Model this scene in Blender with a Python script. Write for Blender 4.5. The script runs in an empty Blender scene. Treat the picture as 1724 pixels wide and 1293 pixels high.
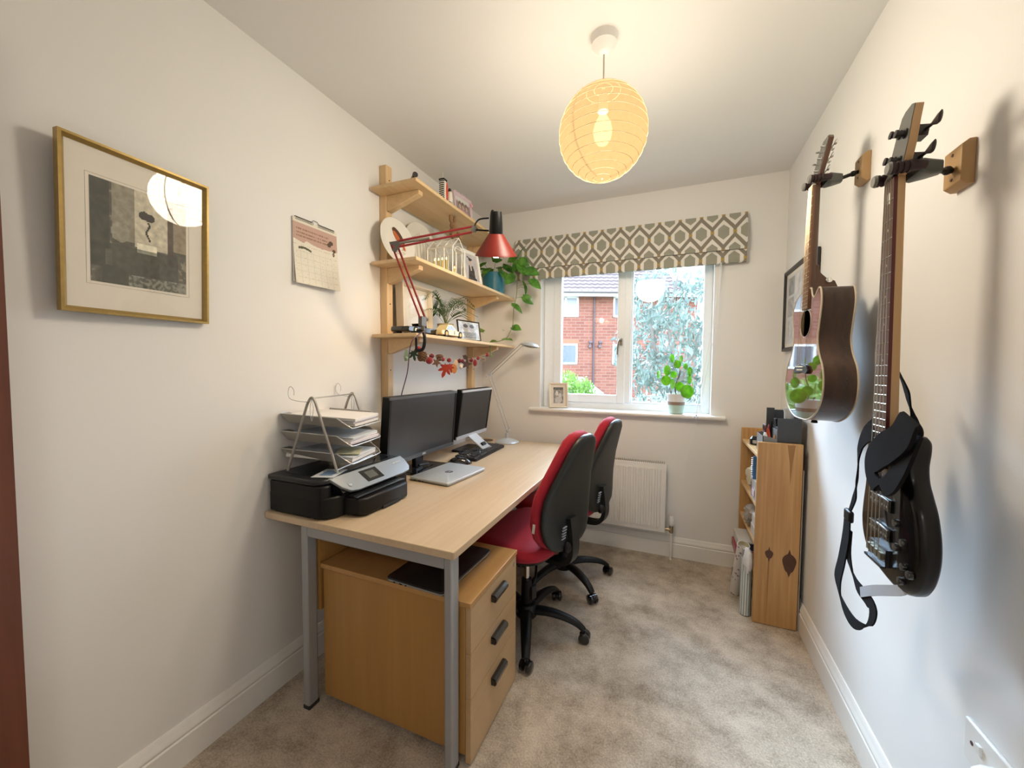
import bpy, bmesh, math, random
from mathutils import Vector, Matrix, noise
from math import sin, cos, pi, radians, sqrt

scene = bpy.context.scene
COL = scene.collection
RND = random.Random(7)

# ------------------------------------------------------------------ camera
ROOM_W, ROOM_L, ROOM_H, Y_FRONT = 2.0573, 2.8484, 2.4803, -0.62
CAM = Vector((1.44716, 0.0, 1.29460))
def cam_axes(yaw, pitch, roll):
    fw = Vector((-sin(yaw) * cos(pitch), cos(yaw) * cos(pitch), sin(pitch)))
    r = Vector((cos(yaw), sin(yaw), 0)); u = r.cross(fw)
    return r * cos(roll) + u * sin(roll), -r * sin(roll) + u * cos(roll), fw
_r, _u, _f = cam_axes(radians(22.5761), radians(-2.5997), radians(0.3749))
camd = bpy.data.cameras.new('camera'); cam = bpy.data.objects.new('camera', camd); COL.objects.link(cam)
M = Matrix((( _r.x, _u.x, -_f.x, CAM.x), (_r.y, _u.y, -_f.y, CAM.y), (_r.z, _u.z, -_f.z, CAM.z), (0, 0, 0, 1)))
cam.matrix_world = M
camd.sensor_fit = 'HORIZONTAL'; camd.sensor_width = 36.0; camd.lens = 656.977 * 36.0 / 1724.0
camd.clip_start = 0.02; camd.clip_end = 200
scene.camera = cam

# ------------------------------------------------------------------ view, sky, lights
vs = scene.view_settings
vs.view_transform = 'Standard'; vs.look = 'None'; vs.exposure = 1.12; vs.gamma = 1.0
try: vs.use_curve_mapping = False
except Exception: pass
scene.cycles.max_bounces = 8; scene.cycles.diffuse_bounces = 5; scene.cycles.glossy_bounces = 4
scene.cycles.transparent_max_bounces = 16; scene.cycles.transmission_bounces = 6
scene.cycles.sample_clamp_indirect = 4.0
scene.cycles.caustics_reflective = False; scene.cycles.caustics_refractive = False
scene.cycles.use_denoising = True

world = bpy.data.worlds.new('overcast_sky'); scene.world = world; world.use_nodes = True
wn = world.node_tree; wn.nodes.clear()
w_out = wn.nodes.new('ShaderNodeOutputWorld'); w_bg = wn.nodes.new('ShaderNodeBackground')
w_tc = wn.nodes.new('ShaderNodeTexCoord'); w_sep = wn.nodes.new('ShaderNodeSeparateXYZ'); w_rmp = wn.nodes.new('ShaderNodeValToRGB')
wn.links.new(w_tc.outputs['Generated'], w_sep.inputs[0]); wn.links.new(w_sep.outputs['Z'], w_rmp.inputs[0])
w_rmp.color_ramp.elements[0].position = 0.0; w_rmp.color_ramp.elements[0].color = (0.80, 0.90, 1.0, 1)
w_rmp.color_ramp.elements[1].position = 0.8; w_rmp.color_ramp.elements[1].color = (0.56, 0.74, 1.0, 1)
wn.links.new(w_rmp.outputs[0], w_bg.inputs[0]); # overcast sky: about three times brighter overhead than at the horizon
w_mr = wn.nodes.new('ShaderNodeMapRange'); w_mr.inputs['From Min'].default_value = 0.05; w_mr.inputs['From Max'].default_value = 0.9
w_mr.inputs['To Min'].default_value = 2.6; w_mr.inputs['To Max'].default_value = 8.0
wn.links.new(w_sep.outputs['Z'], w_mr.inputs['Value']); wn.links.new(w_mr.outputs[0], w_bg.inputs[1])
wn.links.new(w_bg.outputs[0], w_out.inputs[0])

def add_light(name, kind, loc, energy, color, **kw):
    d = bpy.data.lights.new(name, kind); d.energy = energy; d.color = color
    rot = kw.pop('rot', None)
    for k, v in kw.items(): setattr(d, k, v)
    o = bpy.data.objects.new(name, d); COL.objects.link(o); o.location = loc
    if rot: o.rotation_euler = rot
    return o
# soft bluish sun, added to bring daylight through the window onto the right wall
sun_dir = Vector((-0.36, 0.85, 0.56)).normalized()
added_sun = add_light('added_sun', 'SUN', (0, 12, 9), 7.8, (0.53, 0.76, 1.0), angle=radians(38))
added_sun.rotation_euler = sun_dir.to_track_quat('Z', 'Y').to_euler()
# sampling portal in the window opening (guides sky light, emits nothing itself)
portal = add_light('window_portal', 'AREA', (1.085, 2.99, 1.5), 1.0, (1, 1, 1), shape='RECTANGLE', size=1.2, size_y=1.12, rot=(radians(-90), 0, 0))
portal.data.cycles.is_portal = True
PENDANT = Vector((1.186, 1.471, 2.140))
pendant_light = add_light('pendant_bulb_light', 'POINT', PENDANT, 350.0, (1.0, 0.975, 0.92), shadow_soft_size=0.148)
# the bulb sits under its holder and sends less light up than down
pendant_light.data.use_nodes = True; lnt = pendant_light.data.node_tree
l_em = [n for n in lnt.nodes if n.type == 'EMISSION'][0]; l_tc = lnt.nodes.new('ShaderNodeTexCoord'); l_sp = lnt.nodes.new('ShaderNodeSeparateXYZ'); l_mr = lnt.nodes.new('ShaderNodeMapRange')
lnt.links.new(l_tc.outputs['Normal'], l_sp.inputs[0]); lnt.links.new(l_sp.outputs['Z'], l_mr.inputs['Value'])
l_mr.inputs['From Min'].default_value = -0.3; l_mr.inputs['From Max'].default_value = 0.95; l_mr.inputs['To Min'].default_value = 1.0; l_mr.inputs['To Max'].default_value = 0.15
lnt.links.new(l_mr.outputs[0], l_em.inputs['Strength'])
hall_fill = add_light('hall_fill_light', 'AREA', (1.40, -1.35, 2.40), 5.0, (1.0, 0.96, 0.92), shape='DISK', size=0.5)  # added fill lamp in the unseen hall, brightens the room from behind the camera
LAMP_HEAD = Vector((0.700, 1.600, 1.800))

# ------------------------------------------------------------------ materials
MATS = {}
def _new(name):
    m = bpy.data.materials.new(name); m.use_nodes = True
    return m, m.node_tree, m.node_tree.nodes['Principled BSDF']
def mat(name, col, rough=0.5, metal=0.0, spec=0.5, var=0.0, vscale=40, bump=0.0, bscale=200, coat=0.0, sheen=0.0, trans=0.0, ior=None):
    if name in MATS: return MATS[name]
    m, nt, b = _new(name); MATS[name] = m
    b.inputs['Base Color'].default_value = (*col, 1); b.inputs['Roughness'].default_value = rough
    b.inputs['Metallic'].default_value = metal; b.inputs['Specular IOR Level'].default_value = spec
    if ior: b.inputs['IOR'].default_value = ior
    if coat: b.inputs['Coat Weight'].default_value = coat; b.inputs['Coat Roughness'].default_value = 0.04
    if sheen: b.inputs['Sheen Weight'].default_value = sheen
    if trans: b.inputs['Transmission Weight'].default_value = trans
    tc = nt.nodes.new('ShaderNodeTexCoord')
    n = nt.nodes.new('ShaderNodeTexNoise'); n.inputs['Scale'].default_value = vscale; n.inputs['Detail'].default_value = 3
    nt.links.new(tc.outputs['Object'], n.inputs['Vector'])
    mx = nt.nodes.new('ShaderNodeMix'); mx.data_type = 'RGBA'
    v = var if var else 0.03
    mx.inputs['A'].default_value = (*[c * (1 - v) for c in col], 1); mx.inputs['B'].default_value = (*[min(1, c * (1 + v)) for c in col], 1)
    nt.links.new(n.outputs['Fac'], mx.inputs['Factor']); nt.links.new(mx.outputs['Result'], b.inputs['Base Color'])
    if bump:
        n2 = nt.nodes.new('ShaderNodeTexNoise'); n2.inputs['Scale'].default_value = bscale; n2.inputs['Detail'].default_value = 2
        nt.links.new(tc.outputs['Object'], n2.inputs['Vector'])
        bp = nt.nodes.new('ShaderNodeBump'); bp.inputs['Strength'].default_value = bump; bp.inputs['Distance'].default_value = 0.002
        nt.links.new(n2.outputs['Fac'], bp.inputs['Height']); nt.links.new(bp.outputs[0], b.inputs['Normal'])
    return m
def wood(name, light, dark, axis='z', scale=22, rough=0.45, stretch=0.06, knots=0.0, contrast=1.0):
    if name in MATS: return MATS[name]
    m, nt, b = _new(name); MATS[name] = m
    L = nt.links.new
    tc = nt.nodes.new('ShaderNodeTexCoord'); mp = nt.nodes.new('ShaderNodeMapping')
    s = [1, 1, 1]; s['xyz'.index(axis)] = stretch
    mp.inputs['Scale'].default_value = s
    L(tc.outputs['Object'], mp.inputs['Vector'])
    n0 = nt.nodes.new('ShaderNodeTexNoise'); n0.inputs['Scale'].default_value = 5; n0.inputs['Detail'].default_value = 2
    L(mp.outputs[0], n0.inputs['Vector'])
    n1 = nt.nodes.new('ShaderNodeTexNoise'); n1.inputs['Scale'].default_value = scale * 2.2; n1.inputs['Detail'].default_value = 6; n1.inputs['Roughness'].default_value = 0.65
    L(mp.outputs[0], n1.inputs['Vector'])
    add = nt.nodes.new('ShaderNodeMath'); add.operation = 'MULTIPLY_ADD'; L(n0.outputs['Fac'], add.inputs[0]); add.inputs[1].default_value = 0.5; 
    mul = nt.nodes.new('ShaderNodeMath'); mul.operation = 'MULTIPLY'; L(n1.outputs['Fac'], mul.inputs[0]); mul.inputs[1].default_value = 0.5
    L(mul.outputs[0], add.inputs[2])
    rp = nt.nodes.new('ShaderNodeValToRGB'); L(add.outputs[0], rp.inputs[0])
    rp.color_ramp.elements[0].position = 0.5 - 0.16 / contrast; rp.color_ramp.elements[0].color = (*dark, 1)
    rp.color_ramp.elements[1].position = 0.5 + 0.12 / contrast; rp.color_ramp.elements[1].color = (*light, 1)
    src = rp.outputs[0]
    if knots:
        vo = nt.nodes.new('ShaderNodeTexVoronoi'); vo.inputs['Scale'].default_value = knots
        mp2 = nt.nodes.new('ShaderNodeMapping'); s2 = [1, 1, 1]; s2['xyz'.index(axis)] = 0.55; mp2.inputs['Scale'].default_value = s2
        L(tc.outputs['Object'], mp2.inputs['Vector']); L(mp2.outputs[0], vo.inputs['Vector'])
        r2 = nt.nodes.new('ShaderNodeValToRGB'); L(vo.outputs['Distance'], r2.inputs[0])
        r2.color_ramp.elements[0].position = 0.035; r2.color_ramp.elements[0].color = (0.22, 0.10, 0.035, 1)
        r2.color_ramp.elements[1].position = 0.10; r2.color_ramp.elements[1].color = (1, 1, 1, 1)
        mm = nt.nodes.new('ShaderNodeMix'); mm.data_type = 'RGBA'; mm.blend_type = 'MULTIPLY'; mm.inputs['Factor'].default_value = 0.85
        L(src, mm.inputs['A']); L(r2.outputs[0], mm.inputs['B']); src = mm.outputs['Result']
    L(src, b.inputs['Base Color']); b.inputs['Roughness'].default_value = rough
    return m
def vcol_mat(name, rough=0.5, coat=0.0):
    if name in MATS: return MATS[name]
    m, nt, b = _new(name); MATS[name] = m
    a = nt.nodes.new('ShaderNodeVertexColor'); a.layer_name = 'Col'
    nt.links.new(a.outputs['Color'], b.inputs['Base Color']); b.inputs['Roughness'].default_value = rough
    if coat: b.inputs['Coat Weight'].default_value = coat; b.inputs['Coat Roughness'].default_value = 0.02
    return m
def emit(name, col, strength):
    m = bpy.data.materials.new(name); m.use_nodes = True; nt = m.node_tree; nt.nodes.clear()
    o = nt.nodes.new('ShaderNodeOutputMaterial'); e = nt.nodes.new('ShaderNodeEmission')
    e.inputs[0].default_value = (*col, 1); e.inputs[1].default_value = strength
    nt.links.new(e.outputs[0], o.inputs[0]); MATS[name] = m; return m
def glass(name, tint=(1, 1, 1), refl=1.0, rough=0.0, ior=1.5):
    """thin pane: passes light straight through and mirrors by Fresnel"""
    if name in MATS: return MATS[name]
    m = bpy.data.materials.new(name); m.use_nodes = True; nt = m.node_tree; nt.nodes.clear(); MATS[name] = m
    o = nt.nodes.new('ShaderNodeOutputMaterial'); t = nt.nodes.new('ShaderNodeBsdfTransparent'); g = nt.nodes.new('ShaderNodeBsdfGlossy')
    g.inputs['Roughness'].default_value = rough; t.inputs[0].default_value = (*tint, 1)
    f = nt.nodes.new('ShaderNodeFresnel'); f.inputs[0].default_value = ior
    geo = nt.nodes.new('ShaderNodeNewGeometry'); im = nt.nodes.new('ShaderNodeMix'); im.inputs[2].default_value = ior; im.inputs[3].default_value = 1 / ior
    nt.links.new(geo.outputs['Backfacing'], im.inputs[0]); nt.links.new(im.outputs[0], f.inputs[0])
    mr = nt.nodes.new('ShaderNodeMath'); mr.operation = 'MULTIPLY'; mr.inputs[1].default_value = refl; nt.links.new(f.outputs[0], mr.inputs[0])
    mx = nt.nodes.new('ShaderNodeMixShader'); nt.links.new(mr.outputs[0], mx.inputs[0]); nt.links.new(t.outputs[0], mx.inputs[1]); nt.links.new(g.outputs[0], mx.inputs[2])
    nt.links.new(mx.outputs[0], o.inputs[0]); return m
def leaf_mat(name, c1, c2, scale=30, trans=0.35, rough=0.35):
    if name in MATS: return MATS[name]
    m, nt, b = _new(name); MATS[name] = m
    tc = nt.nodes.new('ShaderNodeTexCoord'); n = nt.nodes.new('ShaderNodeTexNoise'); n.inputs['Scale'].default_value = scale
    nt.links.new(tc.outputs['Object'], n.inputs['Vector'])
    r = nt.nodes.new('ShaderNodeValToRGB'); r.color_ramp.elements[0].position = .35; r.color_ramp.elements[1].position = .65
    r.color_ramp.elements[0].color = (*c1, 1); r.color_ramp.elements[1].color = (*c2, 1)
    nt.links.new(n.outputs['Fac'], r.inputs[0]); nt.links.new(r.outputs[0], b.inputs['Base Color'])
    b.inputs['Roughness'].default_value = rough
    tr = nt.nodes.new('ShaderNodeBsdfTranslucent'); nt.links.new(r.outputs[0], tr.inputs[0])
    mx = nt.nodes.new('ShaderNodeMixShader'); mx.inputs[0].default_value = trans
    out = [x for x in nt.nodes if x.type == 'OUTPUT_MATERIAL'][0]
    nt.links.new(b.outputs[0], mx.inputs[1]); nt.links.new(tr.outputs[0], mx.inputs[2]); nt.links.new(mx.outputs[0], out.inputs[0])
    return m

# ------------------------------------------------------------------ mesh builder
def rotm(rx=0, ry=0, rz=0):
    return Matrix.Rotation(rz, 4, 'Z') @ Matrix.Rotation(ry, 4, 'Y') @ Matrix.Rotation(rx, 4, 'X')
class MB:
    def __init__(s): s.bm = bmesh.new(); s.mi = 0
    def _v(s, p): return s.bm.verts.new(p)
    def _f(s, vs):
        try: f = s.bm.faces.new(vs); f.material_index = s.mi; return f
        except ValueError: return None
    def box(s, x0, x1, y0, y1, z0, z1, m=None):
        P = [(x, y, z) for x in (x0, x1) for y in (y0, y1) for z in (z0, z1)]
        if m is not None: P = [m @ Vector(p) for p in P]
        v = [s._v(p) for p in P]
        for q in ((0, 1, 3, 2), (4, 6, 7, 5), (0, 4, 5, 1), (2, 3, 7, 6), (0, 2, 6, 4), (1, 5, 7, 3)): s._f([v[i] for i in q])
        return s
    def cbox(s, c, sz, m=None):
        T = Matrix.Translation(c)
        if m is not None: T = T @ m
        return s.box(-sz[0] / 2, sz[0] / 2, -sz[1] / 2, sz[1] / 2, -sz[2] / 2, sz[2] / 2, T)
    def rings(s, R, cap=True, closed=True, loop=False):
        V = [[s._v(p) for p in r] for r in R]; n = len(V[0])
        for i in range(len(V) - (0 if loop else 1)):
            a, b = V[i], V[(i + 1) % len(V)]
            for j in range(n if closed else n - 1): s._f([a[j], a[(j + 1) % n], b[(j + 1) % n], b[j]])
        if cap and closed and not loop: s._f(V[0][::-1]); s._f(V[-1])
        return s
    def tube(s, pts, r, seg=8, cap=True, loop=False):
        pts = [Vector(p) for p in pts]; n = len(pts); R = []
        rr = r if isinstance(r, (list, tuple)) else [r] * n
        up = None
        for i, p in enumerate(pts):
            if loop: t = pts[(i + 1) % n] - pts[i - 1]
            else: t = pts[min(i + 1, n - 1)] - pts[max(i - 1, 0)]
            if t.length < 1e-9: t = Vector((0, 0, 1))
            t.normalize()
            if up is None:
                up = Vector((0, 0, 1)) if abs(t.z) < .9 else Vector((1, 0, 0))
            a = t.cross(up)
            if a.length < 1e-6: a = t.cross(Vector((0, 1, 0)))
            a.normalize(); b = a.cross(t).normalized(); up = b
            R.append([p + (a * cos(2 * pi * k / seg) + b * sin(2 * pi * k / seg)) * rr[i] for k in range(seg)])
        return s.rings(R, cap=cap, loop=loop)
    def cyl(s, p0, p1, r0, r1=None, seg=20): return s.tube([p0, p1], [r0, r0 if r1 is None else r1], seg)
    def lathe(s, prof, c=(0, 0, 0), seg=32, m=None, cap=True):
        T = Matrix.Translation(c)
        if m is not None: T = T @ m
        return s.rings([[T @ Vector((r * cos(2 * pi * k / seg), r * sin(2 * pi * k / seg), z)) for k in range(seg)] for r, z in prof], cap=cap)
    def ball(s, c, r, seg=16, m=None):
        if not isinstance(r, (tuple, list)): r = (r, r, r)
        T = Matrix.Translation(c)
        if m is not None: T = T @ m
        R = []
        h = seg // 2
        for i in range(h + 1):
            a = -pi / 2 + pi * i / h; a = max(min(a, pi / 2 - .04), -pi / 2 + .04)
            R.append([T @ Vector((r[0] * cos(a) * cos(2 * pi * k / seg), r[1] * cos(a) * sin(2 * pi * k / seg), r[2] * sin(a))) for k in range(seg)])
        return s.rings(R)
    def prism(s, poly, d0, d1, m=None, plane='xz'):
        """polygon (a,b) extruded from d0 to d1 along the third axis"""
        def P(a, b, d): 
            v = Vector((a, d, b)) if plane == 'xz' else (Vector((a, b, d)) if plane == 'xy' else Vector((d, a, b)))
            return m @ v if m is not None else v
        return s.rings([[P(a, b, d0) for a, b in poly], [P(a, b, d1) for a, b in poly]])
    def quad(s, *p): s._f([s._v(q) for q in p]); return s
    def ribbon(s, pts, widths, dirs, t=0.002):
        R = []
        n = len(pts); pts = [Vector(p) for p in pts]
        for i, p in enumerate(pts):
            w = widths[i] if isinstance(widths, (list, tuple)) else widths
            d = Vector(dirs[i] if isinstance(dirs, list) else dirs).normalized()
            tn = (pts[min(i + 1, n - 1)] - pts[max(i - 1, 0)]).normalized()
            nn = tn.cross(d)
            if nn.length < 1e-5: nn = Vector((1, 0, 0))
            nn.normalize()
            R.append([p + d * w / 2 + nn * t / 2, p - d * w / 2 + nn * t / 2, p - d * w / 2 - nn * t / 2, p + d * w / 2 - nn * t / 2])
        return s.rings(R)
def catmull(P, n=6, closed=False):
    P = [Vector(p) for p in P]; out = []; N = len(P)
    rng = range(N) if closed else range(N - 1)
    for i in rng:
        if closed: a, b, c, d = P[i - 1], P[i], P[(i + 1) % N], P[(i + 2) % N]
        else: a, b, c, d = P[max(i - 1, 0)], P[i], P[i + 1], P[min(i + 2, N - 1)]
        for k in range(n):
            t = k / n
            out.append(0.5 * ((2 * b) + (-a + c) * t + (2 * a - 5 * b + 4 * c - d) * t * t + (-a + 3 * b - 3 * c + d) * t ** 3))
    if not closed: out.append(P[-1])
    return out
def rrect(w, h, r, n=5, cx=0, cy=0):
    pts = []
    for (sx, sy, a0) in ((1, 1, 0), (-1, 1, pi / 2), (-1, -1, pi), (1, -1, 3 * pi / 2)):
        for k in range(n + 1):
            a = a0 + pi / 2 * k / n
            pts.append((cx + sx * (w / 2 - r) + r * cos(a), cy + sy * (h / 2 - r) + r * sin(a)))
    return pts

def root_matrix(o):
    return Matrix.LocRotScale(o.location, o.rotation_euler, None)
ROOT = {}
def thing(name, label, cat, loc=(0, 0, 0), rot=(0, 0, 0), group=None):
    o = bpy.data.objects.new(name, None); COL.objects.link(o); o.empty_display_size = 0.05
    o.location = loc; o.rotation_euler = rot; o['label'] = label; o['category'] = cat
    if group: o['group'] = group
    ROOT[o] = root_matrix(o)
    return o
def finish(me, name, mats, parent, smooth=True, bevel=0.0, angle=38, label=None):
    o = bpy.data.objects.new(name, me); COL.objects.link(o)
    for m in (mats if isinstance(mats, (list, tuple)) else [mats]): me.materials.append(m)
    if parent is not None: o.parent = parent; ROOT[o] = ROOT[parent]
    if smooth:
        me.polygons.foreach_set('use_smooth', [True] * len(me.polygons))
        try: me.set_sharp_from_angle(angle=radians(angle))
        except Exception: pass
    if bevel:
        b = o.modifiers.new('bevel', 'BEVEL'); b.width = bevel; b.segments = 2; b.limit_method = 'ANGLE'; b.angle_limit = radians(40)
        b.harden_normals = False
    if label: o['label'] = label
    return o
def part(name, mb, mats, parent=None, world=False, smooth=True, bevel=0.0, angle=38, label=None, merge=False):
    """link the builder's mesh as ONE object; world=True: vertices were given in room coordinates"""
    if merge: bmesh.ops.remove_doubles(mb.bm, verts=mb.bm.verts, dist=1e-5)
    bmesh.ops.recalc_face_normals(mb.bm, faces=mb.bm.faces)
    if world and parent is not None: mb.bm.transform(ROOT[parent].inverted())
    me = bpy.data.meshes.new(name); mb.bm.to_mesh(me); mb.bm.free()
    return finish(me, name, mats, parent, smooth, bevel, angle, label)
def single(name, mb, mats, label, cat, loc=(0, 0, 0), group=None, **kw):
    """a thing that is one mesh; vertices in room coordinates, origin moved to loc"""
    mb.bm.transform(Matrix.Translation(-Vector(loc)))
    o = part(name, mb, mats, None, **kw); o.location = loc
    o['label'] = label; o['category'] = cat
    if group: o['group'] = group
    ROOT[o] = root_matrix(o)
    return o
def struct(name, mb, mats, parent=None, **kw):
    o = part(name, mb, mats, parent, **kw)
    if parent is None: o['kind'] = 'structure'; ROOT[o] = Matrix()
    return o
def dup(root, loc, rotz=None, label=None):
    r = root.copy(); COL.objects.link(r); r.location = loc
    if rotz is not None: r.rotation_euler = (r.rotation_euler[0], r.rotation_euler[1], rotz)
    if label: r['label'] = label
    def rec(src, dst):
        for ch in list(src.children):
            c = ch.copy(); COL.objects.link(c); c.parent = dst; rec(ch, c)
    rec(root, r); ROOT[r] = root_matrix(r)
    return r
def picture(name, w, h, nx, nz, func, parent, m, y=0.0, x0=None, z0=0.0, world_m=None):
    """flat printed sheet w x h in local XZ facing -Y, coloured per corner by func(u,v)"""
    if x0 is None: x0 = -w / 2
    bm = bmesh.new(); lay = bm.loops.layers.float_color.new('Col')
    V = [[bm.verts.new((x0 + w * i / nx, y, z0 + h * j / nz)) for i in range(nx + 1)] for j in range(nz + 1)]
    for j in range(nz):
        for i in range(nx):
            f = bm.faces.new((V[j][i], V[j][i + 1], V[j + 1][i + 1], V[j + 1][i]))
            c = func((i + .5) / nx, (j + .5) / nz)
            for l in f.loops: l[lay] = (*c, 1)
    if world_m is not None: bm.transform(world_m)
    me = bpy.data.meshes.new(name); bm.to_mesh(me); bm.free()
    return finish(me, name, m, parent, smooth=False)
def text_part(name, body, size, m, parent, mtx, extrude=0.0004, align='CENTER', bold=0.0):
    cu = bpy.data.curves.new(name, 'FONT'); cu.body = body; cu.size = size; cu.extrude = extrude; cu.align_x = align; cu.align_y = 'CENTER'; cu.offset = bold
    t = bpy.data.objects.new(name + '_tmp', cu); COL.objects.link(t)
    dg = bpy.context.evaluated_depsgraph_get(); me = bpy.data.meshes.new_from_object(t.evaluated_get(dg))
    COL.objects.unlink(t); bpy.data.objects.remove(t); me.name = name
    me.transform(mtx); return finish(me, name, m, parent, smooth=False)
def nz(x, y, z=0.0): return noise.noise(Vector((x, y, z)))
def mixc(a, b, t): t = max(0, min(1, t)); return tuple(a[i] * (1 - t) + b[i] * t for i in range(3))
def ell(u, v, cu, cv, ru, rv): return ((u - cu) / ru) ** 2 + ((v - cv) / rv) ** 2 < 1

# common materials
M_WALL = mat('wall_paint', (0.80, 0.785, 0.76), 0.75, var=0.015, vscale=3, bump=0.05, bscale=300)
M_CEIL = mat('ceiling_paint', (0.80, 0.79, 0.77), 0.8, var=0.01, vscale=3, bump=0.05, bscale=300)
M_TRIM = mat('gloss_white_paint', (0.82, 0.80, 0.76), 0.35)
M_PVC = mat('white_pvc', (0.86, 0.90, 0.94), 0.3)
M_PINE = wood('pale_pine', (0.76, 0.56, 0.33), (0.62, 0.42, 0.21), 'y', 14, 0.5, knots=2.3)
M_PINEZ = wood('pale_pine_upright', (0.74, 0.53, 0.30), (0.60, 0.40, 0.20), 'z', 14, 0.5)
M_OLDPINE = wood('aged_pine', (0.60, 0.36, 0.15), (0.42, 0.215, 0.075), 'z', 26, 0.45, stretch=0.035, contrast=1.3)
M_OLDPINEY = wood('aged_pine_shelf', (0.66, 0.44, 0.21), (0.52, 0.31, 0.13), 'x', 20, 0.5)
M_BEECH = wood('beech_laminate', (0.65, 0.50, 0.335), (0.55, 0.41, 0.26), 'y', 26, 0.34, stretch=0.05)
M_BEECH_SHADED = wood('beech_laminate_shaded', (.44, .235, .07), (.37, .19, .05), 'z', 18, 0.36, stretch=0.05)  # beech tone darkened to carry the shade on the pedestal side
M_STEEL = mat('grey_powder_coat', (0.36, 0.37, 0.38), 0.4, metal=0.3)
M_SILVER = mat('brushed_silver', (0.62, 0.64, 0.66), 0.32, metal=0.85)
M_SILVERP = mat('silver_plastic', (0.58, 0.61, 0.64), 0.35, metal=0.35)
M_CHROME = mat('chrome', (0.75, 0.75, 0.75), 0.12, metal=1.0)
M_BLACK = mat('black_plastic', (0.005, 0.005, 0.0055), 0.42, spec=0.3)
M_BLACKG = mat('glossy_black', (0.010, 0.010, 0.011), 0.12, coat=0.5)
M_RUBBER = mat('black_rubber', (0.02, 0.02, 0.02), 0.7)
M_WHITE = mat('white_plastic', (0.82, 0.82, 0.80), 0.35)
M_PAPER = mat('white_paper', (0.82, 0.80, 0.76), 0.8)
M_GLASS = glass('thin_glass', refl=0.9)
V_MATTE = vcol_mat('printed_paper', 0.65)
# ================================================================== SETTING
W, L, H = ROOM_W, ROOM_L, ROOM_H
# carpet
m, nt, b = _new('beige_carpet'); M_CARPET = m
tc = nt.nodes.new('ShaderNodeTexCoord')
na = nt.nodes.new('ShaderNodeTexNoise'); na.inputs['Scale'].default_value = 5.5; na.inputs['Detail'].default_value = 5; na.inputs['Roughness'].default_value = .7
nb = nt.nodes.new('ShaderNodeTexNoise'); nb.inputs['Scale'].default_value = 150; nb.inputs['Detail'].default_value = 3; nb.inputs['Roughness'].default_value = .8
for n_ in (na, nb): nt.links.new(tc.outputs['Object'], n_.inputs['Vector'])
mth = nt.nodes.new('ShaderNodeMath'); mth.operation = 'MULTIPLY_ADD'; mth.inputs[1].default_value = .45
sc_ = nt.nodes.new('ShaderNodeMath'); sc_.operation = 'MULTIPLY'; sc_.inputs[1].default_value = .55
nt.links.new(na.outputs['Fac'], sc_.inputs[0]); nt.links.new(nb.outputs['Fac'], mth.inputs[0]); nt.links.new(sc_.outputs[0], mth.inputs[2])
rp = nt.nodes.new('ShaderNodeValToRGB'); nt.links.new(mth.outputs[0], rp.inputs[0])
rp.color_ramp.elements[0].position = .38; rp.color_ramp.elements[0].color = (.27, .215, .16, 1)
rp.color_ramp.elements[1].position = .60; rp.color_ramp.elements[1].color = (.62, .53, .43, 1)
nt.links.new(rp.outputs[0], b.inputs['Base Color']); b.inputs['Roughness'].default_value = 1.0; b.inputs['Specular IOR Level'].default_value = 0.1
bp_ = nt.nodes.new('ShaderNodeBump'); bp_.inputs['Strength'].default_value = .5; bp_.inputs['Distance'].default_value = .004
nt.links.new(mth.outputs[0], bp_.inputs['Height']); nt.links.new(bp_.outputs[0], b.inputs['Normal'])

struct('floor', MB().box(-.1, W + .1, Y_FRONT - .1, L + .2, -.05, 0), M_CARPET)
struct('ceiling', MB().box(-.1, W + .1, Y_FRONT - .1, L + .2, H, H + .1), M_CEIL)
struct('wall_left', MB().box(-.1, 0, Y_FRONT - .1, L + .2, 0, H), M_WALL)
struct('wall_right', MB().box(W, W + .1, Y_FRONT - .1, L + .2, 0, H), M_WALL)
HX0, HX1, HY = .72, 1.95, -2.0
struct('wall_front', MB().box(0, HX0, Y_FRONT - .1, Y_FRONT, 0, H).box(HX1, W, Y_FRONT - .1, Y_FRONT, 0, H).box(HX0, HX1, Y_FRONT - .1, Y_FRONT, 2.06, H), M_WALL)
mb = MB(); mb.box(-.1, 0, HY, Y_FRONT - .1, 0, H); mb.box(W, W + .1, HY, Y_FRONT - .1, 0, H); mb.box(-.1, W + .1, HY - .1, HY, 0, H)
struct('wall_hall', mb, M_WALL)
struct('floor_hall', MB().box(-.1, W + .1, HY - .1, Y_FRONT - .1, -.05, 0), M_CARPET); struct('ceiling_hall', MB().box(-.1, W + .1, HY - .1, Y_FRONT - .1, H, H + .1), M_CEIL)
WX0, WX1, WZ0, WZ1 = .497, 1.672, .972, 2.10
mb = MB()
mb.box(0, WX0, L, L + .2, 0, H); mb.box(WX1, W, L, L + .2, 0, H); mb.box(WX0, WX1, L, L + .2, 0, WZ0); mb.box(WX0, WX1, L, L + .2, WZ1, H)
struct('wall_back', mb, M_WALL)
prof = [(0, 0), (.018, 0), (.018, .092), (.0135, .097), (.0165, .101), (.0165, .108), (.012, .116), (.009, .126), (.0075, .131), (.004, .138), (0, .138)]
struct('baseboard_left', MB().prism(prof, .40, L, plane='xz'), M_TRIM)
mb = MB().prism([(W - a, z) for a, z in prof], Y_FRONT, L, plane='xz'); struct('baseboard_right', mb, M_TRIM)
mb = MB().prism([(L - a, z) for a, z in prof], .018, W - .018, plane='yz'); struct('baseboard_back', mb, M_TRIM)
# open door leaf lying back against the left wall beside the camera
d = struct('door_1', MB().box(.022, .060, -.42, .378, .006, 2.03), wood('dark_red_wood', (.17, .052, .026), (.11, .032, .016), 'z', 20, .4))
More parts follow.
